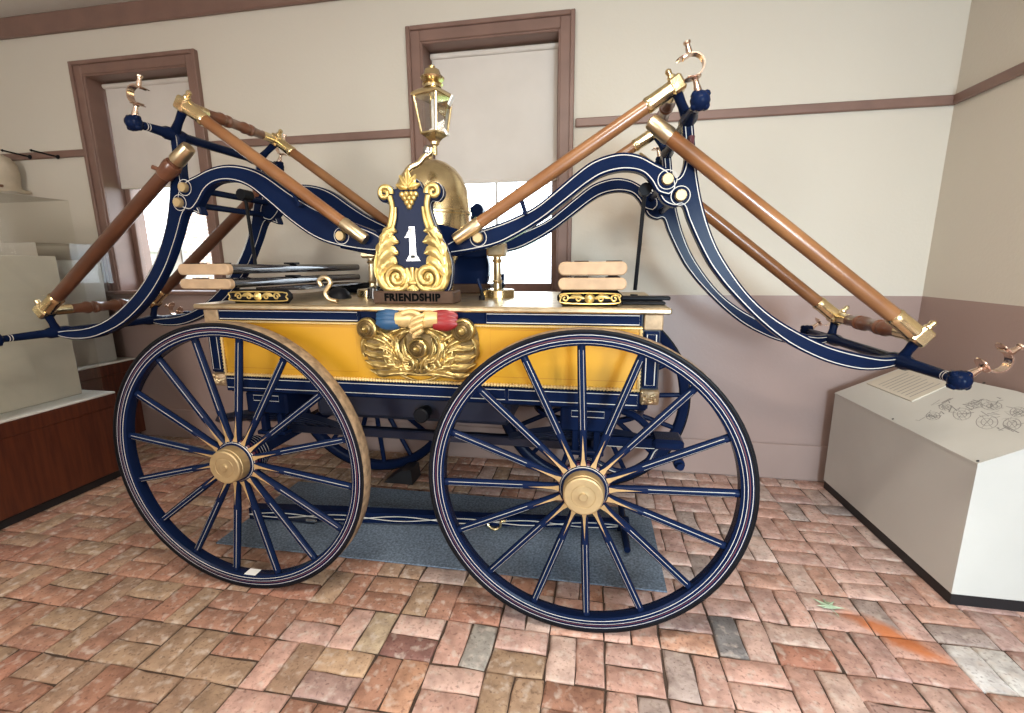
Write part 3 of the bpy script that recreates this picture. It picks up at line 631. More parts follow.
for dy in (0, DP): MB().lathe([(L-.20,.032),(L-.19,.038),(L-.175,.036),(L-.15,.040),(L-.13,.040),(L-.115,.036)], M['darkwood'], A+Vector((0,dy,0)), d, 12).build('leather_collar', fl, 40)
b = MB(); b.tube([A+d*(L-.16)+Vector((-.03,-.02,0)), A+d*(L-.16)+Vector((-.055,-.03,.012))], .010, M['darkwood'], 8); b.build('strap_buckle', fl)
fr, A, d, L = frame((919,336), (650,121), .030, False)
# blue brackets that carry the handle corners on the cross rods
for c, p in ((cLT,(184,108)), (cLB,(47,314)), (cRT,(676,90)), (cRB,(917,340))):
    for y, yp in ((YN+.02, YP0), (YFar+.02, YP1)):
        q = at(*p, YP0); b = MB(); b.tube([(c.x, y, c.z), ((c.x+q.x)/2, (y+yp)/2, (c.z+q.z)/2), (q.x, yp, q.z)], [.024,.017,.02], BL, 10); b.build('handle_bracket', eng, 60)
# little cradles on the beams
for p, q in (((365,215),(356,236)), ((518,190),(526,214)), ((296,192),(303,206)), ((692,136),(690,150))):
    a, c = at(*p, 1.99), at(*q, 1.99)
    if p[0] == 692: MB().tube([a, c], .012, M['red'], 8).build('peg', eng)
    else:
        dy = DY if p[0] == 365 else 0
        b = MB(); v = (c-a).normalized()
        for s in (-.036, .036): b.tube([a+Vector((0,dy+s,0)), c+Vector((0,dy+s*.6,0))], .0065, BL, 6)
        b.tube([c+Vector((0,dy-.04,0)), c+Vector((0,dy+.04,0))], .009, BL, 6); b.build('pole_cradle', eng)

# ---- lyre frames
LX, LZ, LY = -.778, 1.335, 1.90
half = [(.0,.0),(.145,.0),(.158,.02),(.168,.07),(.168,.12),(.153,.18),(.130,.225),(.106,.27),(.089,.32),(.083,.355),(.094,.375),(.118,.372),(.138,.390),(.142,.415),(.128,.440),(.102,.446),(.078,.430),(.055,.425),(.038,.455),(.0,.475)]
hs = [half[0]] + spline(half[1:], 3); poly = [(LX+u, LZ+v) for u, v in hs] + [(LX-u, LZ+v) for u, v in hs[::-1] if u > 1e-4]
def clean(p): return [q for i, q in enumerate(p) if (Vector(q)-Vector(p[i-1])).length > 1e-4]
poly = clean(poly)
b = MB(); b.prism(poly, LY, LY+.06, BL, .005); ly = b.build('lyre_frame', eng, 35)
MB().strip([(x, z) for x, z in poly], .004, WH, LY+.020, True).build('stripe', ly, 0)
b = MB(); b.prism(poly, 2.60, 2.66, BL, .005); b.build('lyre_frame', eng, 35)
b = MB(); b.box((LX-.175, LY-.035, ZT), (LX+.185, LY+.09, LZ+.004), M['plinth'], .006); pt = b.build('plinth', eng, 0)
MB().box((LX-.18, 2.58, ZT), (LX+.18, 2.70, LZ+.004), M['plinth'], .006).build('plinth', eng, 0)
# carving helpers, plane coordinates (u,v) in front of y, relief towards -Y
def c_tube(b, pts, r, o, y, m, n=8, per=4, flat=.8):
    P = spline(pts, per); N = len(P); R = []
    for i in range(N):
        t = i/(N-1); k = t*(len(r)-1); j = min(int(k), len(r)-2); R.append(r[j]+(r[j+1]-r[j])*(k-j))
    b.tube([(o[0]+p[0], y, o[1]+p[1]) for p in P], R, m, n, flat=flat, upv=(0,1,0))
def spiral(cx, cz, r0, r1, a0, turns, n=22):
    return [(cx+(r0+(r1-r0)*k/n)*math.cos(a0+turns*2*PI*k/n), cz+(r0+(r1-r0)*k/n)*math.sin(a0+turns*2*PI*k/n)) for k in range(n+1)]
def leaf(b, spine, wd, o, y, m, lobes=4, relief=.018, sx=1):
    """acanthus leaf: lobed blade along a spine, raised midrib and grooved lobes"""
    S_ = spline(spine, 6); N = len(S_); vs = []; K = 7
    for i, p in enumerate(S_):
        a = S_[max(i-1,0)]; c = S_[min(i+1,N-1)]; t = Vector((c[0]-a[0], c[1]-a[1])).normalized(); q = Vector((-t.y, t.x)); s = i/(N-1)
        env = math.sin(PI*min(1, s*.92+.08))**.6 * (1-.25*s); ser = .68+.32*abs(math.cos(PI*lobes*s)); hw = wd*env*ser
        for k in range(K):
            e = (k/(K-1))*2-1; sw = .35*abs(e)*hw
            zz = relief*(1-.55*abs(e)**1.5) * (.55+.45*math.sin(PI*min(1,s+.15))) * (1-.22*abs(e)*(1+math.cos(2*PI*lobes*s))/2)
            if k % 2 == 1: zz *= .80
            px_ = p[0]+q.x*e*hw+t.x*sw; pz_ = p[1]+q.y*e*hw+t.y*sw
            vs.append((o[0]+sx*px_, y-zz, o[1]+pz_))
    fs = [[i*K+k, i*K+k+1, (i+1)*K+k+1, (i+1)*K+k] for i in range(N-1) for k in range(K-1)]
    n0 = len(vs); ring = [i*K for i in range(N)]+[(N-1)*K+k for k in range(1,K)]+[i*K+K-1 for i in range(N-2,-1,-1)]+[k for k in range(K-2,0,-1)]
    vs += [(vs[i][0], y+.002, vs[i][2]) for i in ring]; nr = len(ring)
    fs += [[ring[k], ring[(k+1)%nr], n0+(k+1)%nr, n0+k] for k in range(nr)]
    b.add(vs, fs, m)
O = (LX, LZ); G = GO
for sx in (-1, 1):
    b = MB(); mir = lambda p: [(sx*u, v) for u, v in p]
    c_tube(b, mir([(.055,.020),(.09,.012),(.125,.020),(.145,.055),(.150,.11),(.138,.17),(.114,.225),(.094,.27),(.080,.32),(.076,.36),(.085,.395)]), [.013,.018,.021,.021,.017,.014,.012,.012,.013], O, LY-.004, G)
    c_tube(b, mir(spiral(.106,.408,.030,.004,PI*1.05,-1.4)), [.013,.011,.006], O, LY-.004, G)
    c_tube(b, mir([(.135,.05),(.132,.11),(.120,.165),(.098,.215),(.079,.262),(.064,.31),(.060,.35)]), [.006,.008,.009,.006], O, LY-.008, G)
    b.build('scroll', ly, 60)
    b = MB(); c_tube(b, mir(spiral(.068,.062,.050,.005,-PI*.35,1.7,30)), [.010,.017,.013,.006], O, LY-.010, G); c_tube(b, mir([(.03,.09),(.02,.06),(.035,.02),(.07,.008),(.10,.016)]), [.01,.014,.014,.01], O, LY-.006, G)
    b.lathe([(0,.016),(.012,.013),(.018,.004)], G, (LX+sx*.068, LY-.004, LZ+.062), (0,-1,0), 12); b.build('volute', ly, 60)
    for sp, wd in (([(.148,.06),(.132,.10),(.092,.130),(.066,.118)], .032), ([(.150,.09),(.135,.14),(.096,.172),(.058,.160)], .034), ([(.146,.13),(.130,.185),(.094,.216),(.054,.206)], .032), ([(.132,.18),(.116,.228),(.090,.256),(.060,.252)], .026), ([(.155,.05),(.162,.09),(.158,.14),(.145,.19)], .016), ([(.14,.17),(.128,.215),(.108,.25),(.092,.275)], .013)):
        b = MB(); leaf(b, sp, wd, O, LY-.004, G, 4, .024, sx); b.build('acanthus_leaf', ly, 60)
b = MB()
for a in (-40,-20,0,20,40):
    t = math.radians(90+a); c_tube(b, [(0,.035),(.04*math.cos(t),.035+.04*math.sin(t)),(.075*math.cos(t),.035+.068*math.sin(t))], [.005,.009,.010], O, LY-.006, G)
    c_tube(b, [(0,.03),(.025*math.cos(t),.03-.018*math.sin(t)),(.04*math.cos(t),.03-.03*math.sin(t))], [.005,.007,.006], O, LY-.006, G)
b.box((LX-.02, LY-.020, LZ+.03), (LX+.02, LY-.002, LZ+.045), G, .004); b.build('shell_fan', ly, 60)
b = MB(); bt = lambda x, z, r: b.lathe([(0,r),(r*.5,r*.9),(r*.85,r*.55),(r,r*.1)], G, (LX+x, LY-.002, LZ+z), (0,-1,0), 10)
for x, z in ((-.02,.385),(0,.385),(.02,.385),(-.01,.368),(.01,.368),(0,.352),(-.03,.40),(.03,.40),(-.011,.402),(.011,.402)): bt(x, z, .0125)
b.build('fruit_cluster', ly, 60)
for a, L in ((90,.075),(55,.062),(125,.062),(15,.055),(165,.055)):
    b = MB(); t = math.radians(a); leaf(b, [(0,.425),(.5*L*math.cos(t),.425+.5*L*math.sin(t)),(L*math.cos(t),.425+L*math.sin(t))], .017, O, LY-.004, G, 2, .020); b.build('crown_leaf', ly, 60)
# the numeral 1: serifed, white with a grey edge
def numeral(g, y, m):
    b = MB(); X, Z = LX+.006, LZ+.205
    for p in ([(-.010-g,-.062),(.010+g,-.062),(.008+g,.062+g),(-.008-g,.062+g)], [(-.028-g,-.070-g),(.028+g,-.070-g),(.010+g,-.052+g),(-.010-g,-.052+g)], [(-.030-g,.026-g),(-.006,.022),(-.004,.062+g),(-.012,.052+g)]):
        b.prism([(X+u, Z+v) for u, v in p], y, y+.004, m, .0004)
    return b
numeral(.0045, LY-.0035, M['steel']).build('numeral_edge', ly, 0); numeral(0, LY-.0065, M['label']).build('numeral', ly, 0)
# FRIENDSHIP on the plinth
cu = bpy.data.curves.new('lettering', 'FONT'); cu.body = 'FRIENDSHIP'; cu.size = .043; cu.extrude = .0014; cu.offset = .0022; cu.align_x = 'CENTER'; cu.align_y = 'CENTER'; cu.space_character = 1.12
to = bpy.data.objects.new('lettering', cu); C.objects.link(to); bpy.context.view_layer.update()
tm = bpy.data.meshes.new_from_object(to.evaluated_get(bpy.context.evaluated_depsgraph_get())); bpy.data.objects.remove(to)
tm.materials.clear(); tm.materials.append(M['ink']); tm.transform(Matrix.Translation((LX+.005, LY-.0360, (ZT+LZ)/2+.002)) @ Matrix.Rotation(PI/2, 4, 'X'))
to = bpy.data.objects.new('lettering', tm); C.objects.link(to); attach(to, pt)

# ---- air chamber dome
AX, AY = -.815, 2.28
pr = [(0,.13),(.02,.13),(.03,.095),(.15,.095),(.20,.12),(.25,.172),(.28,.186),(.40,.189),(.404,.194),(.415,.194),(.42,.188),(.47,.186),(.53,.174),(.58,.152),(.62,.12),(.648,.080),(.662,.04),(.665,.012),(.69,.012),(.70,.004)]
MB().lathe([(h, r*1.0) for h, r in pr], BR, (AX, AY, ZT), (0,0,1), 48).build('air_chamber', eng, 35)
# ---- lantern on its curved bracket
QX, QY = -.690, 2.0
b = MB(); sp = [at(406,184,1.95), at(405,176,1.955), at(410,168,1.965), at(418,164,1.98), at(424,157,1.99), at(430,153,2.0), at(431,148,2.0)]
b.tube([tuple(p) for p in spline([tuple(q) for q in sp], 5)], .013, BR, 10); b.lathe([(0,.014),(.01,.02),(.03,.02),(.04,.012)], M['steel'], at(428,156,2.0), (0,0,1), 12); b.build('lantern_bracket', eng, 60)
zb = at(431,150,2.0).z; zt = at(433,65,2.0).z; H_ = zt-zb; lt0 = at(435,150,2.0); LXc = lt0.x
lan = empty('lantern', (LXc, QY, zb)); attach(lan, eng); ra = math.radians(27)
def sq(h, r): return [(LXc+r*math.cos(ra+k*PI/2)*1.0, QY+r*math.sin(ra+k*PI/2), zb+h*H_) for k in range(4)]
def frust(b, hs, m, n=4):
    base = len(b.v)
    for h, r in hs: b.v += [Vector(p) for p in sq(h, r)]
    k_ = b.mi(m)
    for i in range(len(hs)-1):
        for k in range(4): b.f.append([base+i*4+k, base+i*4+(k+1)%4, base+(i+1)*4+(k+1)%4, base+(i+1)*4+k]); b.m.append(k_)
    b.f.append([base+k for k in range(4)]); b.m.append(k_); b.f.append([base+(len(hs)-1)*4+k for k in range(4)]); b.m.append(k_)
b = MB(); frust(b, [(.06,.016),(.10,.022),(.14,.034),(.175,.052),(.185,.060),(.205,.060),(.21,.05)], BR); b.lathe([(-.02,.009),(.015,.010),(.02,.019),(.03,.020),(.04,.011)], BR, (LXc, QY, zb), (0,0,1), 14); b.build('lantern_base', lan, 30)
b = MB(); frust(b, [(.62,.082),(.63,.091),(.655,.091),(.68,.082),(.725,.050),(.73,.04)], BR); b.build('lantern_roof', lan, 30)
b = MB(); b.lathe([(.735*H_,.036),(.77*H_,.036),(.775*H_,.044),(.79*H_,.03),(.825*H_,.026),(.83*H_,.046),(.85*H_,.050),(.87*H_,.042),(.89*H_,.036),(.94*H_,.030),(.955*H_,.02),(.965*H_,.010),(.985*H_,.014),(H_,.004)], BR, (LXc, QY, zb), (0,0,1), 24); b.build('chimney_cap', lan, 30)
lo, hi = sq(.205,.054), sq(.625,.079)
for k in range(4): MB().tube([lo[k], hi[k]], .0055, BR, 6).build('corner_bar', lan)
for k in range(4):
    a, c = lo[k], lo[(k+1)%4]; e, f_ = hi[(k+1)%4], hi[k]; MB().add([a, c, e, f_], [(0,1,2,3)], M['lampglass']).build('glass_pane', lan, 0)
MB().lathe([(.215*H_,.022),(.24*H_,.022),(.26*H_,.010),(.60*H_,.0095),(.605*H_,.004)], M['label'], (LXc, QY, zb), (0,0,1), 14).build('candle', lan)
b = MB(); q = Vector(sq(.58,.080)[0])+Vector((.004,-.03,0)); b.box((q.x-.003,q.y-.014,q.z-.02), (q.x+.004,q.y+.016,q.z+.02), M['label'], rot=Matrix.Rotation(.5,3,'Y')); q = Vector(sq(.20,.06)[0])+Vector((.0,-.03,0)); b.box((q.x-.003,q.y-.016,q.z-.012), (q.x+.004,q.y+.016,q.z+.012), M['label'], rot=Matrix.Rotation(-.5,3,'Y')); o = b.build('paper_tag', lan, 0); o['label'] = 'white paper tag on the lantern'

# ---- carved cartouche with clasped hands on the side panel
KX, KZ, KY = -.722, 1.105, 1.797; O = (KX, KZ); G = M['gold_panel']
b = MB(); back = [(.0,-.115),(.10,-.115),(.20,-.095),(.245,-.02),(.255,.05),(.235,.10),(.18,.085),(.10,.09),(0,.10)]
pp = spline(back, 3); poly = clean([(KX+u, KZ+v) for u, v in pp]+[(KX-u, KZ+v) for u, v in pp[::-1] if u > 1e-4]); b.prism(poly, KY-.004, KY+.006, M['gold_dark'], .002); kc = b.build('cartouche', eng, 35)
for sx in (-1, 1):
    b = MB(); mir = lambda p: [(sx*u, v) for u, v in p]
    c_tube(b, mir(spiral(.052,-.070,.042,.004,-PI*.45,1.6,30)), [.008,.013,.010,.005], O, KY-.012, G); b.build('volute', kc, 60)
    for k, (c0, r0, a0, tn, rr) in enumerate((((.0,-.005),.085,-1.9,.42,.008), ((.0,-.005),.105,-1.7,.40,.009), ((.0,-.01),.125,-1.5,.33,.008))):
        b = MB(); c_tube(b, mir([(c0[0]+r0*1.15*math.cos(a0+tn*2*PI*t/10), c0[1]+r0*math.sin(a0+tn*2*PI*t/10)) for t in range(11)]), [.003,rr,rr,.004], O, KY-.010, G); b.build('scroll', kc, 60)
    LV = [([(.03,-.10),(.10,-.10),(.17,-.112),(.225,-.095)], .020), ([(.06,-.085),(.12,-.07),(.19,-.075),(.245,-.055)], .022), ([(.08,-.06),(.14,-.035),(.20,-.035),(.252,-.015)], .022),
          ([(.10,-.03),(.15,.005),(.21,.005),(.258,.03)], .021), ([(.11,0),(.155,.035),(.20,.05),(.25,.075)], .019), ([(.10,.03),(.13,.055),(.165,.072),(.20,.068)], .018),
          ([(.02,.085),(.06,.075),(.10,.045),(.115,.0)], .016), ([(.05,.09),(.09,.082),(.13,.06),(.15,.02)], .016), ([(.115,.0),(.115,-.04),(.095,-.075),(.06,-.105)], .016), ([(.145,.02),(.15,-.03),(.13,-.075),(.09,-.11)], .015),
          ([(.225,.06),(.245,.03),(.25,-.01),(.243,-.04)], .014)]
    for sp, wd in LV:
        b = MB(); leaf(b, sp, wd, O, KY-.004, G, 3, .022, sx); b.build('acanthus_leaf', kc, 60)
def rosette(u, v, r):
    b = MB(); pr = [(0,r),(.012,r),(.020,r*.93),(.024,r*.80),(.018,r*.72),(.022,r*.60),(.030,r*.52),(.026,r*.44),(.030,r*.32),(.042,r*.26),(.048,r*.14),(.049,r*.02)]
    b.lathe(pr, G, (KX+u, KY-.006, KZ+v), (0,-1,0), 22, mats=[G,G,G,M['gold_dark'],M['gold_dark'],M['gold_dark'],M['gold_dark'],M['gold_dark'],G,G,G]); b.build('rosette', kc, 30)
for sx in (-1, 1):
    for sp, wd in (([(.03,-.055),(.075,-.04),(.098,.01),(.085,.07)], .017), ([(.02,-.045),(.05,-.035),(.066,.0),(.06,.05)], .014), ([(.01,.085),(.035,.08),(.07,.06),(.09,.02)], .013), ([(.008,-.10),(.012,-.06),(.03,-.035),(.05,-.02)], .012)):
        b = MB(); leaf(b, sp, wd, O, KY-.010, G, 3, .016, sx); b.build('acanthus_leaf', kc, 60)
rosette(-.222,.083,.047); rosette(.195,.083,.050); rosette(0,.005,.043)
# hands: fingers of one closing round the other, thumb above
hy = KY-.022; CG = M['cream_gold']
b = MB(); b.tube([(KX-.085,hy,KZ+.125),(KX-.03,hy,KZ+.128),(KX+.035,hy,KZ+.112)], [.030,.036,.030], CG, 12, flat=.7); b.tube([(KX+.095,hy,KZ+.13),(KX+.05,hy,KZ+.128),(KX+.0,hy,KZ+.11)], [.030,.034,.026], CG, 12, flat=.7)
for k in range(4):
    z = KZ+.135-.020*k; L = (.052,.060,.058,.046)[k]; c_tube(b, [(.045-.004*k, z-KZ+.012),(.045-L*.5, z-KZ+.004),(.045-L, z-KZ-.010),(.04-L, z-KZ-.022)], [.010,.0105,.0095,.007], O, hy-.022, CG)
c_tube(b, [(-.05,.150),(-.015,.158),(.018,.148),(.03,.138)], [.012,.012,.011,.008], O, hy-.020, CG)
o = b.build('clasped_hands', kc, 60); o['label'] = 'carved pair of clasped gilt hands'
for sx, m, nm, lb in ((-1, 'sleeve_blue', 'sleeve', 'carved blue sleeve cuff'), (1, 'sleeve_red', 'sleeve', 'carved red sleeve cuff')):
    b = MB(); c = KX+sx*.075; x1 = KX+sx*.155
    sl = [(c, .036), ((c*2+x1)/3, .044), ((c+2*x1)/3, .046), (x1, .034), (x1+sx*.02, .012)]
    for q in range(3): b.tube([(x, hy-.004+.004*q, KZ+.125+.016*(q-1)) for x, r in sl], [r*.66 for x, r in sl], M[m], 12, flat=.5)
    o = b.build(nm, kc, 60); o['label'] = lb

# ---- deck fittings: folding footboards on scrolled brackets
def footboards(x0, x1, y0, y1, z):
    bd = None
    for k, (za, zb_) in enumerate(z):
        n = 7; h = zb_-za; pts = []
        for i in range(n): a = -PI/2+PI*i/(n-1); pts.append((x1-h/2*.8+h/2*.8*math.cos(a), za+h/2+h/2*math.sin(a)))
        for i in range(n): a = PI/2+PI*i/(n-1); pts.append((x0+h/2*.8+h/2*.8*math.cos(a), za+h/2+h/2*math.sin(a)))
        b = MB(); b.prism(pts, y0, y0+.03, M['board_end'], .004); b.prism([(p[0], p[1]) for p in inset(pts, .003)], y0+.026, y1, M['lacquer'], .003)
        o = b.build('footboard', eng, 40)
        MB().box((x1-.06, y0+.45, zb_-.003), (x1+.003, y0+.50, zb_+.006), IR, .002).build('hinge', o, 0)
        for xx in (x0+.06, x1-.08): MB().box((xx, y0+.01, zb_-.002), (xx+.055, y0+.05, zb_+.004), IR, .002).build('hinge', o, 0)
    return
ZBL = ((1.349,1.394),(1.411,1.460)); ZBR = ((1.350,1.396),(1.405,1.456))
footboards(-1.852, -1.588, 1.80, 2.96, ZBL); footboards(-.149, .110, 1.80, 2.70, ZBR)
for x0, x1, yb in ((-.155, .10, 1.83), (-1.64, -1.33, 1.83)):
    for y in (yb, 2.60):
        b = MB(); b.box((x0, y, ZT), (x1, y+.05, ZT+.062), IR, .022)
        if y == yb:
            m_ = (x0+x1)/2; c_tube(b, [(x0+.015-m_, .03),(x0+.03-m_, .012),(x1-.03-m_, .012),(x1-.015-m_, .03),(x1-.03-m_, .05),(x0+.03-m_,.05),(x0+.015-m_,.03)], [.003,.003], (m_, ZT), y-.001, M['gold'], 6)
            for sx in (-1, 1):
                for q in (.045, .095): c_tube(b, [(sx*u, v) for u, v in spiral(q, .031, .017, .003, 0, 1.3, 14)], [.004,.003], (m_, ZT), y-.002, M['gold'], 6)
                leaf(b, [(.02,.031),(.05,.04),(.085,.031)], .010, (m_, ZT), y, M['gold'], 3, .008, sx)
            b.lathe([(0,.02),(.008,.014),(.012,.003)], M['gold'], (m_, y, ZT+.031), (0,-1,0), 12)
        else:
            b.box((x0+.01, y-.6, ZT+.05), (x1-.06, y+.04, ZT+.063), M['lacquer'], .003)
        b.build('footboard_bracket', eng, 40)
# valve handle, levers, drip pan
q = at(326,290,1.86); b = MB(); b.tube([tuple(p) for p in spline([(q.x-.02,q.y,ZT+.075),(q.x-.03,q.y,ZT+.10),(q.x,q.y,ZT+.115),(q.x+.025,q.y,ZT+.09),(q.x-.005,q.y,ZT+.05),(q.x+.01,q.y,ZT+.02),(q.x+.05,q.y,ZT+.01)], 4)], [.010]*25, M['brass_old'], 8); b.build('valve_handle', eng, 60)
for p, h_, ln in (((482,300),.085,.02), ((503,296),.10,0)):
    q = atz(p[0], p[1], ZT); b = MB(); b.lathe([(0,.014),(.02,.014),(.022,.008),(h_*.5,.008),(h_*.5,.012),(h_*.6,.012)], IR, (q.x, q.y, ZT), (0,0,1), 10); b.tube([(q.x, q.y, ZT+h_*.5), (q.x-ln, q.y, ZT+h_*1.15)], [.006,.009], BL, 8); b.build('lever', eng, 40)
b = MB(); b.box((.10, 1.92, ZT), (.27, 2.02, ZT+.012), IR, .003); b.box((.03, 2.00, ZT+.012), (.30, 2.06, ZT+.028), IR, .004); b.lathe([(0,.02),(.03,.016)], IR, (.16, 2.10, ZT), (0,0,1), 12); b.build('lock_plate', eng, 0)
b = MB(); b.lathe([(0,.06),(.008,.06),(.03,.05),(.05,.03),(.055,.01)], IR, (-1.28, 2.15, ZT), (0,0,1), 20); b.build('filler_cap', eng, 40); MB().lathe([(0,.05),(.05,.045),(.06,.02)], M['lacquer'], (-1.10, 2.2, ZT), (0,0,1), 20).build('filler_cap', eng, 40)

# ================================================================== things on the floor
c1, c2, c3, c4 = atz(672,598,.008), atz(640,510,.008), (-1.95, 2.62, 0), (-1.968, 1.93, 0)
b = MB(); x0, x1, y0, y1 = -1.96, .345, 1.90, 2.615; b.box((x0, y0, .001), (x1, y1, .009), M['mat'], .002, rot=Matrix.Rotation(.008, 3, 'Z')); m_ = b.build('floor_mat', None, 0); tag(m_, 'blue-grey carpet mat on the bricks under the engine', 'mat')
dr = tag(empty('drawbar', (-.8, 2.25, .01)), 'navy drawbar with wavy white striping lying on the blue mat', 'drawbar')
A, E = Vector((-1.93, 2.14, .055)), Vector((.175, 2.36, .055)); d = (E-A).normalized(); nrm = Vector((d.y, -d.x, 0))
b = MB(); b.tube([A+Vector((0,0,.0)), A+d*.5, A+d*1.3, E], [.046,.046,.036,.030], BL, 4, flat=1.0, upv=(0,.7,.7)); b.build('pole', dr, 30)
b = MB()
for s in (1, -1):
    pts = []
    for k in range(81):
        t = k/80; r = .046-.016*min(1, max(0, (t-.2)/.8)); pts.append(A+d*(t*(E-A).length)+nrm*(r*.72+.003)+Vector((0,0,s*.014*math.sin(t*2*PI*3.0))))
    b.tube(pts, .0028, WH, 4)
b.build('stripe', dr)
b = MB(); b.tube([E+Vector((.01,-.235,-.002)), E+Vector((.0,0,.0)), E+Vector((0,.24,0))], [.017,.022,.017], BL, 10); b.lathe([(-.03,.04),(.03,.04)], BL, E, d, 14); b.build('crossbar', dr, 40)
q = A+d*1.42+nrm*.035; b = MB(); b.tube([tuple(p) for p in spline([tuple(q+v) for v in (Vector((-.05,0,.02)),Vector((-.035,-.01,-.015)),Vector((0,-.015,-.032)),Vector((.03,-.012,-.015)),Vector((.035,-.008,.012)),Vector((.06,-.005,.02)))], 4)], .0075, BR, 8); o = b.build('hook', dr); o['label'] = 'brass hook'
b = MB(); q = A+d*.35; b.box((q.x-.24,q.y-.05,.012), (q.x+.05,q.y+.0,.05), M['blue_dark'], .01); b.box((q.x-.0,q.y-.056,.03), (q.x+.07,q.y-.045,.045), M['steel'], .003); b.build('hinge_plate', dr, 0)
q = atz(402,480,0); b = MB(); b.add([(q.x-.11,2.70,0),(q.x+.10,2.70,0),(q.x+.10,2.852,0),(q.x-.11,2.852,0),(q.x+.02,2.705,.09),(q.x+.09,2.705,.10),(q.x+.09,2.848,.10),(q.x+.02,2.848,.09)], [(3,2,1,0),(4,5,6,7),(0,1,5,4),(1,2,6,5),(2,3,7,6),(3,0,4,7)], M['kick']); tag(b.build('wheel_chock', None, 0), 'black wedge chock on the bricks beside the far left wheel', 'chock')
# leaf
q = atz(828,608,0); b = MB(); pts = []
for k in range(21):
    a = math.radians(-30+k*12); r = (.056 if k % 4 == 2 else .028)*(1+.15*math.sin(k)); pts.append((r*math.cos(a), r*math.sin(a)))
vs = [(q.x, q.y, .016)]+[(q.x+x, q.y+y, .008+.06*abs(x)) for x, y in pts]; b.add(vs, [(0, k+1, k+2) for k in range(20)]+[(0,21,1)], M['leaf']); b.tube([(q.x+.0,q.y,.010),(q.x+.02,q.y-.05,.005)], .0015, M['leaf'], 5); tag(b.build('fallen_leaf', None, 0), 'small pale green lobed leaf lying on the bricks', 'leaf')

# ---- low sloped display case on the right
cs = tag(empty('display_case', (1.72, 2.6, 0)), 'low off-white display case with sloped top and black toe kick', 'display case', None)
fp = [(1.526,2.04),(1.925,2.04),(1.925,2.45),(1.84,3.11),(1.489,3.11)]; kz = .055
def slope(x, y):
    t = (y-2.04)/1.07; xf = 1.526-.037*t; return .653-.008*t + (x-xf)*.50
vs = [(x, y, kz) for x, y in fp]+[(x, y, slope(x, y)-.008) for x, y in fp]; n = 5
MB().add(vs, [[4,3,2,1,0],[5,6,7,8,9]]+[[k,(k+1)%n,n+(k+1)%n,n+k] for k in range(n)], M['casewhite']).build('case_body', cs, 0)
e = .006; cx_, cy_ = 1.70, 2.57; f2 = [(x+(e if x > cx_ else -e)*0+(-.004 if x < cx_ else 0), y+(-.004 if y < cy_ else 0)) for x, y in fp]
vs = [(x, y, slope(x, y)-.008) for x, y in f2]+[(x, y, slope(x, y)) for x, y in f2]
top = MB().add(vs, [[4,3,2,1,0],[5,6,7,8,9]]+[[k,(k+1)%n,n+(k+1)%n,n+k] for k in range(n)], M['casewhite']).build('case_top', cs, 0)
b = MB(); vs = [(x+(.006 if x < cx_ else 0), y+(.006 if y < cy_ else 0), 0) for x, y in fp]+[(x+(.006 if x < cx_ else 0), y+(.006 if y < cy_ else 0), kz) for x, y in fp]
b.add(vs, [[4,3,2,1,0],[5,6,7,8,9]]+[[k,(k+1)%n,n+(k+1)%n,n+k] for k in range(n)], M['kick']); b.build('toe_kick', cs, 0)
def ontop(x_, y_, h=0):   # photo pixel onto the sloped top
    dd = ray(x_, y_); lo_, hi_ = .5, 3.0
    k = 1/F
    s0, s1 = 1.0*k, 4.0*k
    for _ in range(50):
        sm = (s0+s1)/2; p = dd*sm+Vector((0,0,CH))
        if p.z > slope(p.x, p.y)+h: s0 = sm
        else: s1 = sm
    return p+Vector((0,0,0))
b = MB()
for p in ((893,419),(978,461),(984,383)): q = ontop(*p); b.lathe([(0,.006),(.003,.005),(.004,.001)], M['kick'], q-Vector((0,0,.001)), (-.45,0,.89), 8)
b.build('screw_head', cs, 0)
# engraved drawing printed on the top
b = MB(); rs = random.Random(3)
def ink(pp, wd=.0026):
    vs = []; P = [ontop(*p, .0006) for p in pp]
    for i in range(len(P)):
        t = (P[min(i+1,len(P)-1)]-P[max(i-1,0)]); t = t.normalized() if t.length > 1e-6 else Vector((1,0,0)); s_ = t.cross(Vector((-.447,0,.894))).normalized()*wd/2; vs += [P[i]+s_, P[i]-s_]
    b.add(vs, [(2*i,2*i+1,2*i+3,2*i+2) for i in range(len(P)-1)], M['print'])
for cx0, cy0, rx, ry in ((933,416,7,4),(962,414,9,6),(987,422,11,7),(1012,424,9,6),(945,407,6,3),(992,406,10,4),(1018,412,8,5),(975,404,7,3)):
    for r in (1.0, .55): ink([(cx0+rx*r*math.cos(a*PI/8), cy0+ry*r*math.sin(a*PI/8)) for a in range(17)])
    for a in range(6): ink([(cx0, cy0), (cx0+rx*math.cos(a*PI/3), cy0+ry*math.sin(a*PI/3))], .0018)
    for k in range(7):
        x, y = cx0+rs.uniform(-rx,rx)*1.2, cy0+rs.uniform(-ry,ry)*1.4-2; ink([(x,y),(x+rs.uniform(-9,9),y+rs.uniform(-4,4)),(x+rs.uniform(-10,10),y+rs.uniform(-5,5))], rs.choice((.002,.0035,.005)))
b.build('engraved_print', cs, 0)
P4 = [ontop(*p, .001) for p in ((867,384),(912,402),(950,385),(905,368))]; N_ = Vector((-.447,0,.894))
card = tag(empty('information_card', P4[1]), 'small beige printed information card lying on the sloped case', 'card')
MB().add([p for p in P4]+[p+N_*.006 for p in P4], [(0,1,2,3),(4,5,6,7),(0,1,5,4),(1,2,6,5),(2,3,7,6),(3,0,4,7)], M['paper']).build('card', card, 0)
b = MB()
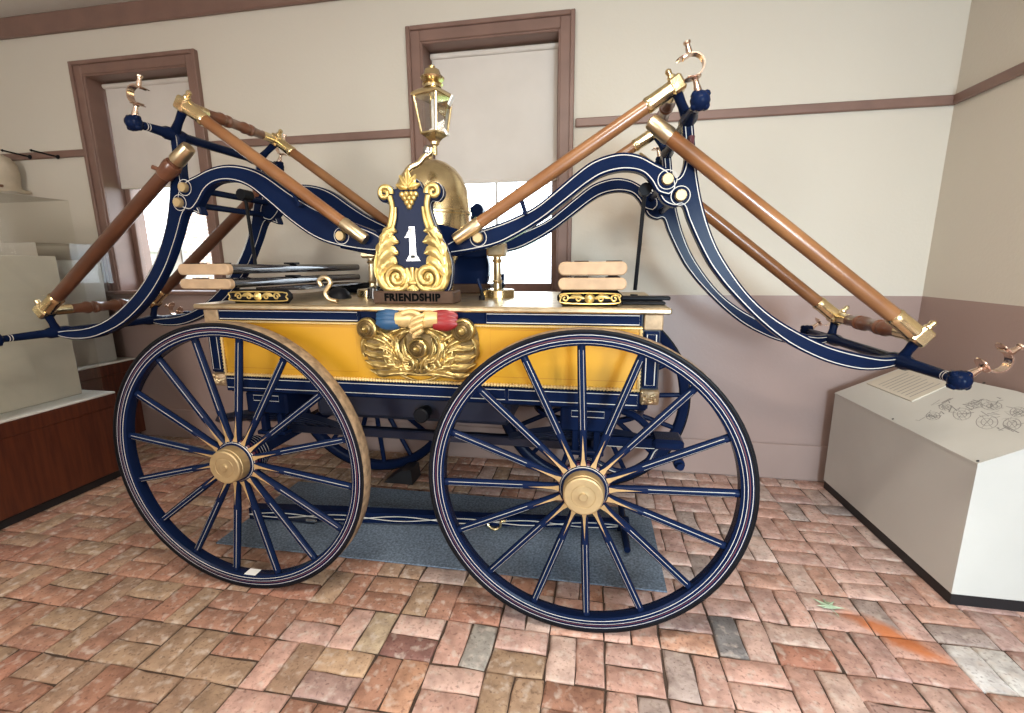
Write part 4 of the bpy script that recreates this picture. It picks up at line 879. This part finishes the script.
for k in range(9):
    t = .12+.085*k; u0, u1 = .10, .90-.25*((k*37) % 5)/10
    f_ = lambda u, v: P4[0]*(1-u)*(1-v)+P4[1]*u*(1-v)+P4[2]*u*v+P4[3]*(1-u)*v+N_*.0066
    a0, a1 = f_(1-t, u0), f_(1-t, u1); s_ = (f_(1-t+.014, u0)-a0); b.add([a0, a1, a1+s_, a0+s_], [(0,1,2,3)], M['print'])
b.build('printed_lines', card, 0)

# ---- wooden cases with acrylic covers on the left
def vitrine(nm, lab, x0, x1, y0, y1, zb_, zt_):
    r = tag(empty(nm, ((x0+x1)/2, (y0+y1)/2, 0)), lab, 'display case')
    MB().box((x0+.02, y0+.02, 0), (x1-.035, y1-.03, .06), M['kick']).build('toe_kick', r, 0)
    MB().box((x0+.004, y0+.004, .06), (x1-.006, y1-.006, zb_-.10), M['casewood'], .003).build('case_base', r, 0)
    MB().box((x0, y0, zb_-.10), (x1, y1, zb_-.012), M['casewood'], .004).build('top_frame', r, 0)
    MB().box((x0, y0, zb_-.012), (x1, y1, zb_), M['casewhite'], .002).build('case_deck', r, 0)
    g = .005; X0, X1, Y0, Y1 = x0+.03, x1-.045, y0+.03, y1-.035
    for q in (((X1,Y0,zb_),(X1,Y1,zb_),(X1,Y1,zt_),(X1,Y0,zt_)), ((X0,Y0,zb_),(X0,Y1,zb_),(X0,Y1,zt_),(X0,Y0,zt_)), ((X0,Y1,zb_),(X1,Y1,zb_),(X1,Y1,zt_),(X0,Y1,zt_)), ((X0,Y0,zb_),(X1,Y0,zb_),(X1,Y0,zt_),(X0,Y0,zt_)), ((X0,Y0,zt_),(X1,Y0,zt_),(X1,Y1,zt_),(X0,Y1,zt_))): MB().add(q, [(0,1,2,3)], M['acrylic']).build('acrylic_panel', r, 0)
    return r
v1 = vitrine('display_case', 'mahogany case with cream plinth under tall acrylic cover in left foreground', -4.05, -3.235, .6, 2.52, .612, 1.86)
v2 = vitrine('display_case', 'second mahogany case with acrylic cover, below the left window', -4.75, -3.80, 2.62, 3.17, .70, 1.62)
pl_ = MB().box((-3.95, .75, .613), (-3.40, 2.44, 1.52), M['creamcard'], .004).build('display_plinth', None, 0); tag(pl_, 'cream display plinth inside the left foreground acrylic cover', 'plinth')
pl_ = MB().box((-4.68, 2.70, .701), (-3.87, 3.08, 1.50), M['casewhite'], .004).build('display_block', None, 0); tag(pl_, 'pale block inside the acrylic cover of the second mahogany case', 'plinth')
# pegs and hanging hat on the left chair rail
for p, q in (((58,157),(27,145)), ((30,157),(0,147))):
    a = at(*p, 3.185); pg = MB(); pg.lathe([(0,.018),(.006,.016),(.012,.008),(.02,.0065),(.17,.0065),(.175,.010),(.185,.006)], IR, a, (0,-1,.06), 10)
    tag(pg.build('coat_peg', None, 40), 'black iron peg on the left rail, %s' % ('nearer the left window' if p[0] == 58 else 'the one further from the left window'), 'peg', 'coat pegs on the left rail')
c = Vector((-4.68, 3.08, 2.17)); b = MB(); n = 20; rows = [(.19,.02),(.175,.07),(.13,.105),(.05,.125),(-.06,.135),(-.10,.14),(-.115,.20),(-.125,.205),(-.13,.14)]
b.lathe([(h_*.8, r_*.8) for h_, r_ in rows], M['cloth'], c, (.25,0,1), 24)
for v in b.v: v += Vector((.012*math.sin(v.z*40+v.x*23), .010*math.sin(v.x*31), .008*math.sin(v.y*37+v.x*19)))
ht = b.build('cloth_hat', None, 60); tag(ht, 'cream cloth hat hanging below the peg on the left wall', 'hat')
MB().tube([(c.x-.105,c.y-.06,c.z-.06),(c.x-.01,c.y-.115,c.z-.07),(c.x+.095,c.y-.06,c.z-.095)], .010, M['darkwood'], 8).build('hat_band', ht)
